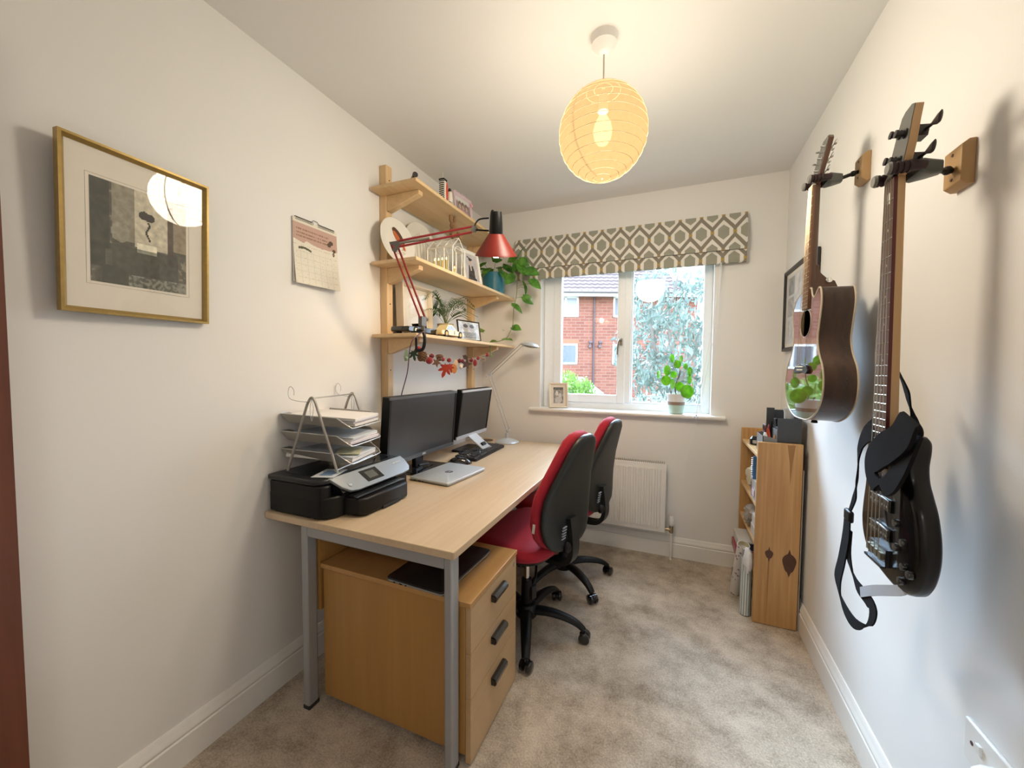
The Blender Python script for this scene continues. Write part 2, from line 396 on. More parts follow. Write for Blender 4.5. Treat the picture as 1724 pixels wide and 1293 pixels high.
# window
w1 = bpy.data.objects.new('window_1', None); COL.objects.link(w1); w1['kind'] = 'structure'; ROOT[w1] = Matrix()
YF = 2.93
mb = MB()
mb.box(WX0, .582, YF + .012, YF + .07, .982, WZ1); mb.box(1.62, WX1, YF + .012, YF + .07, .982, WZ1)
mb.box(.582, 1.62, YF + .012, YF + .07, .982, 1.030); mb.box(.582, 1.62, YF + .012, YF + .07, 2.05, WZ1)
mb.box(1.105, 1.152, YF + .006, YF + .07, 1.030, 2.05)
mb.box(1.152, 1.163, YF + .02, YF + .05, 1.03, 2.05); mb.box(1.163, 1.62, YF + .02, YF + .05, 1.03, 1.042)
part('window_frame', mb, M_PVC, w1, bevel=.004)
mb = MB()
mb.box(.575, .636, YF, YF + .055, 1.026, 2.055); mb.box(1.056, 1.112, YF, YF + .055, 1.026, 2.055)
mb.box(.636, 1.056, YF, YF + .055, 1.026, 1.087); mb.box(.636, 1.056, YF, YF + .055, 1.995, 2.055)
sash = part('sash', mb, M_PVC, w1, bevel=.005)
part('pane', MB().box(.630, 1.060, YF + .030, YF + .0345, 1.08, 2.0), M_GLASS, sash, smooth=False)
part('pane', MB().box(1.155, 1.625, YF + .036, YF + .0405, 1.035, 2.055), M_GLASS, w1, smooth=False)
mb = MB(); mb.cbox((1.084, YF - .006, 1.476), (.022, .014, .05))
mb.tube(catmull([(1.084, YF - .012, 1.486), (1.080, YF - .038, 1.492), (1.072, YF - .045, 1.470), (1.066, YF - .040, 1.43), (1.064, YF - .034, 1.385)], 5), [.007] * 5 + [.006] * 16, 8)
part('window_handle', mb, mat('worn_bronze', (.30, .26, .22), .3, metal=.9), sash)
mb = MB(); poly = [(YF + .015, .955), (YF + .015, .982), (2.812, .982), (2.803, .978), (2.799, .969), (2.803, .959), (2.812, .955)]
mb.prism([(a, z) for a, z in poly], WX0 - .075, WX1 + .082, plane='yz')
part('window_sill', mb, M_TRIM, w1)

# ------------------------------------------------------------------ outside
FW = Vector((-sin(radians(22.5761)), cos(radians(22.5761)), 0)); RT = Vector((FW.y, -FW.x, 0))
def out_pt(D, s, z): return Vector((CAM.x, CAM.y, 0)) + FW * D + RT * s + Vector((0, 0, z))
GZ = -2.7
m, nt, b = _new('lawn'); 
tc = nt.nodes.new('ShaderNodeTexCoord'); n_ = nt.nodes.new('ShaderNodeTexNoise'); n_.inputs['Scale'].default_value = 3; nt.links.new(tc.outputs['Object'], n_.inputs['Vector'])
rp = nt.nodes.new('ShaderNodeValToRGB'); rp.color_ramp.elements[0].color = (.06, .085, .04, 1); rp.color_ramp.elements[1].color = (.10, .13, .06, 1)
nt.links.new(n_.outputs['Fac'], rp.inputs[0]); nt.links.new(rp.outputs[0], b.inputs['Base Color']); b.inputs['Roughness'].default_value = .9
M_LAWN = m
struct('ground', MB().box(-40, 40, 3.2, 70, GZ - .2, GZ), M_LAWN)
# brick material
m, nt, b = _new('red_brick'); M_BRICK = m
tc = nt.nodes.new('ShaderNodeTexCoord'); mp = nt.nodes.new('ShaderNodeMapping'); mp.inputs['Rotation'].default_value = (radians(90), 0, 0)
nt.links.new(tc.outputs['Object'], mp.inputs['Vector'])
bt = nt.nodes.new('ShaderNodeTexBrick'); nt.links.new(mp.outputs[0], bt.inputs['Vector'])
bt.inputs['Color1'].default_value = (.23, .085, .055, 1); bt.inputs['Color2'].default_value = (.175, .060, .040, 1); bt.inputs['Mortar'].default_value = (.23, .135, .10, 1)
bt.inputs['Scale'].default_value = 1.0; bt.inputs['Brick Width'].default_value = .45; bt.inputs['Row Height'].default_value = .15; bt.inputs['Mortar Size'].default_value = .016
nt.links.new(bt.outputs['Color'], b.inputs['Base Color']); b.inputs['Roughness'].default_value = .9
M_TILE = mat('terracotta_tiles', (.085, .058, .056), .8, var=.25, vscale=2)
D0 = 20.0
bz = thing('brick_building', 'red brick house with tiled hip roof seen through the window', 'building', out_pt(D0, 3, GZ), (0, 0, math.atan2(RT.y, RT.x)))
def loc2(s, d, z): return (s - 3, d, z - GZ)   # local: x lateral, y depth beyond facade
mb = MB(); mb.box(-14, 6.4, 0, 8, 0, 5.0 - GZ); part('wall', mb, M_BRICK, bz, smooth=False)
mb = MB(); EZ = 5.02 - GZ; RZ = EZ + 3.5
e = [(-14.4, -.4, EZ), (6.8, -.4, EZ), (6.8, 8.4, EZ), (-14.4, 8.4, EZ)]; r0 = (-11, 4, RZ); r1 = (2.6, 4, RZ)
mb.quad(e[0], e[1], r1, r0); mb.quad(e[2], e[3], r0, r1); mb._f([mb._v(p) for p in (e[1], e[2], r1)]); mb._f([mb._v(p) for p in (e[3], e[0], r0)]); mb.quad(*e[::-1])
rf = part('roof', mb, M_TILE, bz, smooth=False)
mb = MB()
sl = sqrt(4.4 ** 2 + 3.5 ** 2)
for k in range(15):
    t0 = k / 15; y = -.4 + 4.4 * t0; z = EZ + 3.5 * t0 + .05; xr = 6.8 - 4.2 * t0
    n = int((xr + 14.4) / .3)
    P = []
    for i in range(n * 4 + 1):
        x = -14.4 + i * .075
        if x > xr: break
        hgt = .035 * (1 - abs(cos(i * pi / 4)))
        P.append((x, hgt))
    A = [mb._v((x, y, z + h_)) for x, h_ in P]; B = [mb._v((x, y + 4.4 / 15 + .02, z + 3.5 / 15 + h_ - .03)) for x, h_ in P]; C0 = [mb._v((x, y, z - .05)) for x, h_ in P]
    for i in range(len(P) - 1): mb._f([A[i], A[i + 1], B[i + 1], B[i]]); mb._f([C0[i], C0[i + 1], A[i + 1], A[i]])
part('roof_tiles', mb, M_TILE, rf)
part('fascia', MB().box(-14.4, 6.8, -.42, -.36, EZ - .22, EZ + .02), M_WHITE, bz)
mb = MB().tube([(-14.4, -.48, EZ - .02), (6.8, -.48, EZ - .02)], .055, 8); part('gutter', mb, mat('dark_gutter', (.10, .08, .08), .5), bz)
part('downpipe', MB().tube([(1.15, -.05, EZ - .15), (1.15, -.05, 0)], .045, 8), mat('grey_brown_pipe', (.07, .05, .055), .5), bz)
M_OPANE = mat('outdoor_window_glass', (.12, .14, .16), .15)
for (s0, s1, z0, z1, blind) in ((2.05, 3.36, 3.82, 4.86, True), (1.75, 3.33, 1.42, 2.46, False), (5.12, 6.3, 3.82, 4.86, False), (5.12, 6.3, 1.42, 2.46, False), (-1.5, .2, 3.82, 4.86, False), (-1.5, .2, 1.42, 2.46, False)):
    a, c = s0 - 3, s1 - 3; z0 -= GZ; z1 -= GZ; mb = MB()
    t = .09
    mb.box(a, c, -.03, .05, z0, z0 + t); mb.box(a, c, -.03, .05, z1 - t, z1); mb.box(a, a + t, -.03, .05, z0, z1); mb.box(c - t, c, -.03, .05, z0, z1)
    mb.box((a + c) / 2 - .05, (a + c) / 2 + .05, -.03, .05, z0, z1)
    wf = part('window', mb, M_WHITE, bz)
    part('window_pane', MB().box(a + .02, c - .02, -.008, .0, z0 + .02, z1 - .02), mat('net_curtain_glass', (.28, .31, .33), .3) if blind else M_OPANE, wf)
part('lintel', MB().box(1.7 - 3, 3.4 - 3, -.012, .02, 2.46 - GZ, 2.68 - GZ), mat('buff_brick', (.26, .12, .07), .9, var=.2, vscale=12), bz)
for s in (3.95, 4.45):
    mb = MB(); mb.cbox((s - 3, -.06, 2.34 - GZ), (.13, .12, .13)); mb.cbox((s - 3 + .02, -.05, 2.45 - GZ), (.05, .06, .14)); mb.cbox((s - 3 + .04, -.06, 2.56 - GZ), (.17, .10, .10)); part('wall_lamp', mb, mat('dark_lamp_box', (.10, .07, .08), .5), bz)
# garden shed roof
sh = thing('garden_shed', 'pale grey roofed shed low behind the bright green shrub outside', 'shed', out_pt(13.5, 2.7, GZ), (0, 0, math.atan2(RT.y, RT.x)))
part('wall', MB().box(-1.6, .3, 0, 2, 0, 3.0), M_BRICK, sh, smooth=False)
mb = MB(); mb.rings([[(-1.8, -.15, 3.02), (.45, -.15, 3.02), (.45, -.15, 3.10), (-.1, .9, 3.62), (-1.8, .9, 3.62)], [(-1.8, 2.15, 3.02), (.45, 2.15, 3.02), (.45, 2.15, 3.10), (-.1, 1.1, 3.62), (-1.8, 1.1, 3.62)]])
part('roof', mb, mat('weathered_slate', (.20, .19, .19), .8, var=.2, vscale=5), sh, smooth=False)

def leafy(n, center, radii, size, rnd, flat=0.0, hollow=.35, shape=None):
    mb = MB()
    for _ in range(n):
        while True:
            p = Vector((rnd.uniform(-1, 1), rnd.uniform(-1, 1), rnd.uniform(-1, 1)))
            if hollow < p.length < 1 and (shape is None or shape(p)): break
        c = Vector((p.x * radii[0], p.y * radii[1], p.z * radii[2])) + Vector(center)
        m = rotm(rnd.uniform(0, 6.3), rnd.uniform(0, 6.3), rnd.uniform(0, 6.3)); s = size * rnd.uniform(.6, 1.3)
        q = [c + (m @ Vector(v)) * s for v in ((-1, 0, 0), (-.2, .32, .05), (1, 0, 0), (-.2, -.32, .05))]
        mb.quad(*q)
    return mb
tr = thing('garden_tree', 'grey-green leafy tree with pale branches filling the right window pane', 'tree', out_pt(8.2, 3.32, GZ))
rr = random.Random(3)
def clump(p): return noise.noise(Vector((p.x * 2.6 + 4, p.y * 2.6, p.z * 3.4))) > -.06 and not (p.x < -.1 and p.z < -.1 and p.x < -.5 - p.z * .0 )
mb = leafy(4600, (0, 0, 4.20), (1.32, 1.1, 2.0), .082, rr, hollow=.1, shape=clump)
part('foliage', mb, leaf_mat('silver_green_leaf', (.085, .13, .10), (.22, .28, .25), 4, .35, .3), tr, smooth=False)
mb = MB()
def br(pts, r0, r1):
    P = catmull(pts, 5); n = len(P); mb.tube(P, [r0 + (r1 - r0) * i / (n - 1) for i in range(n)], 8)
br([(0, 0, 0), (.05, .0, 1.5), (.0, 0, 2.6), (.1, 0, 3.4)], .11, .07)
br([(.1, 0, 3.2), (.25, -.1, 3.9), (.48, -.1, 4.4), (.62, 0, 4.9), (.95, 0, 5.4)], .055, .022)
br([(.0, 0, 2.9), (-.2, 0, 3.8), (-.35, .0, 4.6), (-.5, 0, 5.6)], .06, .015)
br([(.0, 0, 3.0), (.05, 0, 4.0), (-.05, .1, 5.0), (.1, 0, 5.9)], .05, .015)
br([(.48, -.1, 4.4), (.75, 0, 4.6), (1.1, 0, 4.7)], .03, .012)
part('branch', mb, mat('pale_bark', (.20, .175, .15), .9, var=.2, vscale=20), tr)
sb = thing('green_shrub', 'bright lime green shrub at the lower left corner of the window view', 'shrub', out_pt(9.5, 1.25, GZ))
mb = leafy(5000, (0, 0, 3.0), (.85, .8, 1.0), .075, rr, hollow=.2, shape=lambda p: p.z < .75 + .3 * nz(p.x * 3, p.y * 3))
part('foliage', mb, leaf_mat('lime_leaf', (.10, .21, .03), (.24, .38, .08), 4, .4, .4), sb, smooth=False)
part('stem', MB().tube([(0, 0, 0), (0, 0, 3)], .05), MATS['pale_bark'], sb)
s2 = thing('garden_bush', 'pale silvery bush at the foot of the tree outside', 'shrub', out_pt(6.1, 2.45, GZ))
mb = leafy(3800, (0, 0, 3.0), (.95, .6, .62), .048, rr, hollow=.2)
part('foliage', mb, leaf_mat('silver_leaf', (.14, .18, .15), (.34, .37, .34), 4, .4, .3), s2, smooth=False)
part('stem', MB().tube([(0, 0, 0), (0, 0, 3)], .05), MATS['pale_bark'], s2)

# ------------------------------------------------------------------ roman blind
m, nt, b = _new('geometric_blind_fabric'); M_BLIND = m
tc = nt.nodes.new('ShaderNodeTexCoord'); sp = nt.nodes.new('ShaderNodeSeparateXYZ'); nt.links.new(tc.outputs['UV'], sp.inputs[0])
def mn(op, a, b_=None, c_=None):
    n = nt.nodes.new('ShaderNodeMath'); n.operation = op
    for i, v in enumerate((a, b_, c_)):
        if v is None: continue
        if isinstance(v, (int, float)): n.inputs[i].default_value = v
        else: nt.links.new(v, n.inputs[i])
    return n.outputs[0]
u_ = mn('DIVIDE', sp.outputs['X'], .1255); v_ = mn('DIVIDE', sp.outputs['Y'], .232)
fa = mn('MULTIPLY', mn('ABSOLUTE', mn('SUBTRACT', mn('FRACT', mn('ADD', u_, .5)), .5)), 2.0)
fb = mn('MULTIPLY', mn('ABSOLUTE', mn('SUBTRACT', mn('FRACT', mn('ADD', v_, .5)), .5)), 2.0)
dsum = mn('ADD', fa, fb)
dd = mn('MINIMUM', dsum, mn('SUBTRACT', 2.0, dsum))          # 0 at leaf centres, 1 on the lattice
inner = mn('LESS_THAN', dsum, 1.0)
fa2 = mn('ADD', mn('MULTIPLY', inner, fa), mn('MULTIPLY', mn('SUBTRACT', 1.0, inner), mn('SUBTRACT', 1.0, fa)))
fb2 = mn('ADD', mn('MULTIPLY', inner, fb), mn('MULTIPLY', mn('SUBTRACT', 1.0, inner), mn('SUBTRACT', 1.0, fb)))
leafm = mn('MULTIPLY', mn('LESS_THAN', mn('ADD', fb2, mn('MULTIPLY', fa2, .44)), .41), mn('LESS_THAN', fa2, .50))
white = mn('MULTIPLY', mn('LESS_THAN', mn('ADD', fb2, mn('MULTIPLY', fa2, .64)), .68), mn('LESS_THAN', fa2, .84))
band = mn('SUBTRACT', 1.0, white)
# yellow dots at the crossings (a=1,b=0) and (a=0,b=1)
da = mn('MULTIPLY', mn('SUBTRACT', 1.0, fa2), .063); db = mn('MULTIPLY', mn('SUBTRACT', fb2, .07), .116)
dot = mn('LESS_THAN', mn('SQRT', mn('ADD', mn('MULTIPLY', da, da), mn('MULTIPLY', db, db))), .0088)
def mixn(f, A, B):
    n = nt.nodes.new('ShaderNodeMix'); n.data_type = 'RGBA'; nt.links.new(f, n.inputs['Factor'])
    for k, v in (('A', A), ('B', B)):
        if isinstance(v, tuple): n.inputs[k].default_value = (*v, 1)
        else: nt.links.new(v, n.inputs[k])
    return n.outputs['Result']
c1 = mixn(leafm, (.84, .81, .75), (.36, .355, .29)); c2 = mixn(band, c1, (.28, .25, .20)); c3 = mixn(dot, c2, (.62, .40, .05))
nt.links.new(c3, b.inputs['Base Color']); b.inputs['Roughness'].default_value = .9
trn = nt.nodes.new('ShaderNodeBsdfTranslucent'); nt.links.new(c3, trn.inputs[0]); mxs = nt.nodes.new('ShaderNodeMixShader'); mxs.inputs[0].default_value = .12
outn = [x for x in nt.nodes if x.type == 'OUTPUT_MATERIAL'][0]
nt.links.new(b.outputs[0], mxs.inputs[1]); nt.links.new(trn.outputs[0], mxs.inputs[2]); nt.links.new(mxs.outputs[0], outn.inputs[0])
def blind_panel(name, zt, zb, yt, yb, v0, bulge, parent, thick=.012):
    bm = bmesh.new(); uv = bm.loops.layers.uv.new('UVMap'); x0, x1 = .300, 1.842; NX, NZ = 40, 10
    def grid(off):
        rows = []
        for j in range(NZ + 1):
            t = j / NZ; row = []
            for i in range(NX + 1):
                x = x0 + (x1 - x0) * i / NX
                sag = .004 * sin(i * .9 + j) * t
                y = yt + (yb - yt) * t - bulge * sin(pi * t) + sag * .6 + off
                z = zt + (zb - zt) * t
                row.append((bm.verts.new((x, y, z)), (x - .016, v0 - (zt - zb) * t)))
            rows.append(row)
        return rows
    F, B = grid(0), grid(thick)
    def face(a, b_, c_, d_):
        f = bm.faces.new([q[0] for q in (a, b_, c_, d_)])
        for l, q in zip(f.loops, (a, b_, c_, d_)): l[uv].uv = q[1]
    for j in range(NZ):
        for i in range(NX):
            face(F[j][i], F[j + 1][i], F[j + 1][i + 1], F[j][i + 1]); face(B[j][i], B[j][i + 1], B[j + 1][i + 1], B[j + 1][i])
        face(F[j][0], B[j][0], B[j + 1][0], F[j + 1][0]); face(F[j][NX], F[j + 1][NX], B[j + 1][NX], B[j][NX])
    for i in range(NX):
        face(F[0][i], F[0][i + 1], B[0][i + 1], B[0][i]); face(F[NZ][i], B[NZ][i], B[NZ][i + 1], F[NZ][i + 1])
    bm.transform(ROOT[parent].inverted())
    me = bpy.data.meshes.new(name); bm.to_mesh(me); bm.free(); return finish(me, name, M_BLIND, parent, smooth=True)
rb = thing('roman_blind', 'grey and white geometric patterned roman blind drawn up above the window', 'blind', (1.07, 2.83, 1.95))
blind_panel('upper_fold', 2.256, 2.028, 2.812, 2.785, .0, .010, rb)
blind_panel('lower_fold', 2.050, 1.950, 2.806, 2.802, -.207 + .05, .006, rb, .02)
part('headrail', MB().box(.305, 1.838, 2.826, 2.846, 2.215, 2.250), M_WHITE, rb, world=True)
mb = MB(); mb.tube(catmull([(1.70, 2.80, 1.955), (1.675, 2.80, 1.65), (1.62, 2.80, 1.25), (1.585, 2.797, .985)], 6), .0022, 6)
mb.tube(catmull([(1.705, 2.80, 1.955), (1.69, 2.80, 1.62), (1.63, 2.80, 1.2), (1.595, 2.797, .985), (1.575, 2.79, .965)], 6), .0016, 6)
for k in range(3): mb.ball((1.585 + .008 * (k - 1), 2.786, .972 + .012 * (k % 2)), (.006, .006, .008), 8)
mb.tube(catmull([(1.585, 2.787, .965), (1.575, 2.79, .85), (1.54, 2.80, .68), (1.525, 2.805, .55)], 6), .0008, 5)
part('pull_cord', mb, M_WHITE, rb, world=True)

# ------------------------------------------------------------------ radiator
rd = thing('radiator', 'white ribbed panel radiator under the window behind the red chairs', 'radiator', (1.1, 2.78, .18))
X0, X1 = .80, 1.414
mb = MB().box(X0, X1, 2.768, 2.782, .182, .650); 
part('panel', mb, M_TRIM, rd, world=True, bevel=.005)
mb = MB(); k = X1 - .045
while k > X0 + .03:
    mb.prism([(k - .0125, 2.769), (k - .0085, 2.7570), (k + .0085, 2.7570), (k + .0125, 2.769)], .222, .612, plane='xy'); k -= .0345
part('ribs', mb, M_TRIM, rd, world=True)
part('back_panel', MB().box(X0, X1, 2.80, 2.814, .19, .64), M_TRIM, rd, world=True)
mb = MB(); 
for i in range(46): x = X0 + .01 + i * .013; mb.box(x, x + .007, 2.770, 2.812, .646, .655)
part('top_grille', mb, mat('grey_gap_metal', (.35, .33, .30), .6), rd, world=True)
part('bracket', MB().box(X0 + .1, X0 + .13, 2.81, 2.848, .25, .55).box(X1 - .13, X1 - .1, 2.81, 2.848, .25, .55), M_TRIM, rd, world=True)
mb = MB(); mb.cyl((1.414, 2.79, .205), (1.452, 2.79, .205), .009); mb.cyl((1.452, 2.79, .185), (1.452, 2.79, .232), .013); mb.cyl((1.435, 2.79, .205), (1.447, 2.79, .205), .014, seg=6)
part('valve', mb, mat('brass_nickel', (.45, .36, .24), .25, metal=.9), rd, world=True)
mb = MB().lathe([(.012, .0), (.018, .01), (.018, .05), (.013, .062), (.004, .064)], (1.452, 2.79, .232)); part('valve_cap', mb, M_WHITE, rd, world=True)
part('pipe', MB().cyl((1.452, 2.79, .0), (1.452, 2.79, .19), .0075), M_TRIM, rd, world=True)
# ================================================================== PENDANT
pl = thing('pendant_lamp', 'glowing round paper lantern lamp hanging from the ceiling', 'lamp', (PENDANT.x, PENDANT.y, H))
mb = MB().lathe([(.0, -.062), (.010, -.062), (.022, -.055), (.036, -.035), (.045, -.028), (.046, -.004), (.049, 0)], (0, 0, 0), 32); part('ceiling_rose', mb, M_WHITE, pl)
part('cord', MB().tube([(0, 0, -.06), (0, 0, -.20)], .0028, 8), mat('beige_cable', (.50, .42, .33), .5), pl)
zc = PENDANT.z - H
def gl(a):   # lantern profile, flattened pole caps
    return .157 * cos(a), .160 * sin(a)
# paper: lets part of the bulb's light straight through and glows where it is lit
m = bpy.data.materials.new('lantern_paper'); m.use_nodes = True; nt = m.node_tree; nt.nodes.clear()
o_ = nt.nodes.new('ShaderNodeOutputMaterial'); t_ = nt.nodes.new('ShaderNodeBsdfTransparent'); t_.inputs[0].default_value = (.92, .84, .72, 1)
e_ = nt.nodes.new('ShaderNodeEmission'); e_.inputs[0].default_value = (1.0, .64, .27, 1); e_.inputs[1].default_value = .62
tl = nt.nodes.new('ShaderNodeBsdfTranslucent'); tl.inputs[0].default_value = (.0022, .0013, .0005, 1)
tcn = nt.nodes.new('ShaderNodeTexCoord'); nn = nt.nodes.new('ShaderNodeTexNoise'); nn.inputs['Scale'].default_value = 60; nn.inputs['Detail'].default_value = 4
nt.links.new(tcn.outputs['Object'], nn.inputs['Vector'])
mr_ = nt.nodes.new('ShaderNodeMapRange'); mr_.inputs['To Min'].default_value = .88; mr_.inputs['To Max'].default_value = 1.12; nt.links.new(nn.outputs['Fac'], mr_.inputs['Value']); 
em_ = nt.nodes.new('ShaderNodeMath'); em_.operation = 'MULTIPLY'; em_.inputs[1].default_value = .62; nt.links.new(mr_.outputs[0], em_.inputs[0]); nt.links.new(em_.outputs[0], e_.inputs[1])
mxa = nt.nodes.new('ShaderNodeMixShader'); mxa.inputs[0].default_value = .35; nt.links.new(e_.outputs[0], mxa.inputs[1]); nt.links.new(tl.outputs[0], mxa.inputs[2])
mxb = nt.nodes.new('ShaderNodeMixShader'); mxb.inputs[0].default_value = .05
nt.links.new(mxa.outputs[0], mxb.inputs[1]); nt.links.new(t_.outputs[0], mxb.inputs[2]); nt.links.new(mxb.outputs[0], o_.inputs[0])
M_LANT = m
R = []; N = 17
for i in range(N * 4 + 1):
    a = radians(-89) + radians(177.6) * i / (N * 4); r, z = gl(a)
    r -= .0022 * abs(sin(pi * i / 4))
    R.append([Vector((r * cos(2 * pi * k / 48), r * sin(2 * pi * k / 48), zc + z)) for k in range(48)])
mb = MB(); mb.rings(R, cap=False); shade = part('lantern_shade', mb, M_LANT, pl, smooth=True, angle=80)
mb = MB()
for i in range(N + 1):
    a = radians(-89) + radians(177.6) * i / N; r, z = gl(a); r += .0012
    mb.tube([(r * cos(2 * pi * k / 40), r * sin(2 * pi * k / 40), zc + z) for k in range(40)], .0008, 5, loop=True, cap=False)
part('rib', mb, mat('lantern_wire', (.70, .50, .28), .7), shade)
mb = MB()
for k in range(3):
    a0 = k * 2 * pi / 3 + 4.2; P = [(gl(radians(-80 + 150 * i / 14))[0] * .996 * cos(a0), gl(radians(-80 + 150 * i / 14))[0] * .996 * sin(a0), zc + gl(radians(-80 + 150 * i / 14))[1]) for i in range(15)]
    mb.ribbon(P, .007, [(-sin(a0), cos(a0), 0)] * 15, .0003)
part('paper_seam', mb, M_LANT, shade)
part('lamp_holder', MB().cyl((0, 0, -.20), (0, 0, -.262), .014, .019), mat('dull_holder', (.12, .10, .07), .6), pl)
mb = MB().lathe([(.002, -.05), (.018, -.045), (.030, -.025), (.034, 0), (.028, .028), (.014, .052), (.012, .07)], (0, 0, zc + .01), 24)
M_BULB = emit('bulb_glow', (1.0, .78, .36), 4.5)      # clear glass bulb: glows and lets the light behind it through
bnt = M_BULB.node_tree; b_em = [n for n in bnt.nodes if n.type == 'EMISSION'][0]; b_o = [n for n in bnt.nodes if n.type == 'OUTPUT_MATERIAL'][0]
b_t = bnt.nodes.new('ShaderNodeBsdfTransparent'); b_a = bnt.nodes.new('ShaderNodeAddShader'); bnt.links.new(b_em.outputs[0], b_a.inputs[0]); bnt.links.new(b_t.outputs[0], b_a.inputs[1]); bnt.links.new(b_a.outputs[0], b_o.inputs[0])
part('bulb', mb, M_BULB, pl)

# ================================================================== WALL SHELVES
SY0, SY1, SXF = 1.578, 2.834, .288
SH = [(2.194, 'upper'), (1.822, 'middle'), (1.455, 'lower')]     # underside heights are SH-.018
ws = thing('wall_shelf_unit', 'pale pine wall shelf unit with three boards on two uprights', 'shelf', (0, 2.2, .75))
for yy in (1.655, 2.590): part('upright', MB().box(.001, .046, yy, yy + .046, .76, 2.335), M_PINEZ, ws, world=True, bevel=.004)
for z, _n in SH:
    part('shelf_board', MB().box(.012, SXF, SY0, SY1, z - .018, z), M_PINE, ws, world=True, bevel=.003)
    for yy in (1.655, 2.590):
        mb = MB().prism([(.047, z - .0185), (.246, z - .0185), (.246, z - .040), (.060, z - .098), (.047, z - .098)], yy + .002, yy + .038, plane='xz')
        part('bracket', mb, M_PINE, ws, world=True, bevel=.003)
mb = MB()
for yy in (1.678, 2.613):
    for z in (2.26, 1.62, 1.27): mb.cyl((.046, yy, z), (.0475, yy, z), .0035, seg=10)
part('screw_hole', mb, M_BLACK, ws, world=True)

# ================================================================== DESK
DX, DY0, DY1, DZ = .843, 1.0, 2.745, .73
dk = thing('desk', 'long beech topped desk with grey steel legs along the left wall', 'desk', (.42, 1.87, 0))
part('desktop', MB().box(.004, DX, DY0, DY1, DZ - .025, DZ), M_BEECH, dk, world=True, bevel=.0025)
part('edge_band', MB().box(DX, DX + .0012, DY0 + .002, DY1 - .002, DZ - .0235, DZ - .0015), mat('pale_edge_band', (.60, .44, .28), .4), dk, world=True)
for (lx, ly) in ((.185, 1.008), (.803, 1.008), (.185, 2.69), (.803, 2.69)):
    lg = part('leg', MB().box(lx, lx + .030, ly, ly + .045, .012, .705), M_STEEL, dk, world=True, bevel=.006)
    part('leg_foot', MB().box(lx - .001, lx + .031, ly - .001, ly + .046, .001, .016), M_RUBBER, lg, world=True, bevel=.003)
for ly in (1.010, 2.692): part('frame_rail', MB().box(.215, .803, ly, ly + .041, .664, .704), M_STEEL, dk, world=True, bevel=.004)
part('back_panel', MB().box(.205, .222, 1.06, 2.68, .36, .704), M_BEECH_SHADED, dk, world=True)
# ================================================================== PEDESTAL
pd = thing('drawer_pedestal', 'beech three-drawer office pedestal with black handles under the near desk end', 'drawer unit', (.55, 1.24, 0))
PX0, PX1, PY0, PY1 = .228, .872, 1.058, 1.452
part('carcass', MB().box(PX0 + .006, PX1 - .024, PY0 + .005, PY1 - .005, .03, .528), M_BEECH_SHADED, pd, world=True, bevel=.002)
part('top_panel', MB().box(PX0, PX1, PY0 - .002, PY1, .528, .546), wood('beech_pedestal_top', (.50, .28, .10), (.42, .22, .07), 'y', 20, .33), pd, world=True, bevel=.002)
for (z0, z1) in ((.373, .524), (.222, .371), (.006, .220)):
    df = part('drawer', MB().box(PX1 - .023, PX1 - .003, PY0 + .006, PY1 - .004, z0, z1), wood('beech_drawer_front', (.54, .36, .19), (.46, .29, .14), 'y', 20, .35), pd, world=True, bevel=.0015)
    zc_ = z1 - .050; yc = (PY0 + PY1) / 2 + .01; m_ = Matrix.Translation((PX1 - .003, yc, zc_))
    mb = MB(); pf = [(0, .014), (.012, .015), (.021, .008), (.022, -.004), (.017, -.012), (.014, -.011), (.018, -.003), (.016, .006), (.008, .010), (0, .009)]
    mb.rings([[m_ @ Vector((a, y, z)) for a, z in pf] for y in (-.052, -.046, .046, .052)])
    mb.box(0, .016, -.052, -.047, -.012, .012, m_); mb.box(0, .016, .047, .052, -.012, .012, m_)
    part('handle', mb, M_BLACKG, df, world=True)
part('lock', MB().cyl((PX1 - .004, PY1 - .03, .500), (PX1 - .0005, PY1 - .03, .500), .009), mat('nickel', (.5, .44, .36), .35, metal=.8), pd, world=True)
for (x, y) in ((.27, 1.1), (.8, 1.1), (.27, 1.41), (.8, 1.41)): part('castor', MB().cyl((x, y - .008, .016), (x, y + .008, .016), .0155), M_RUBBER, pd, world=True)

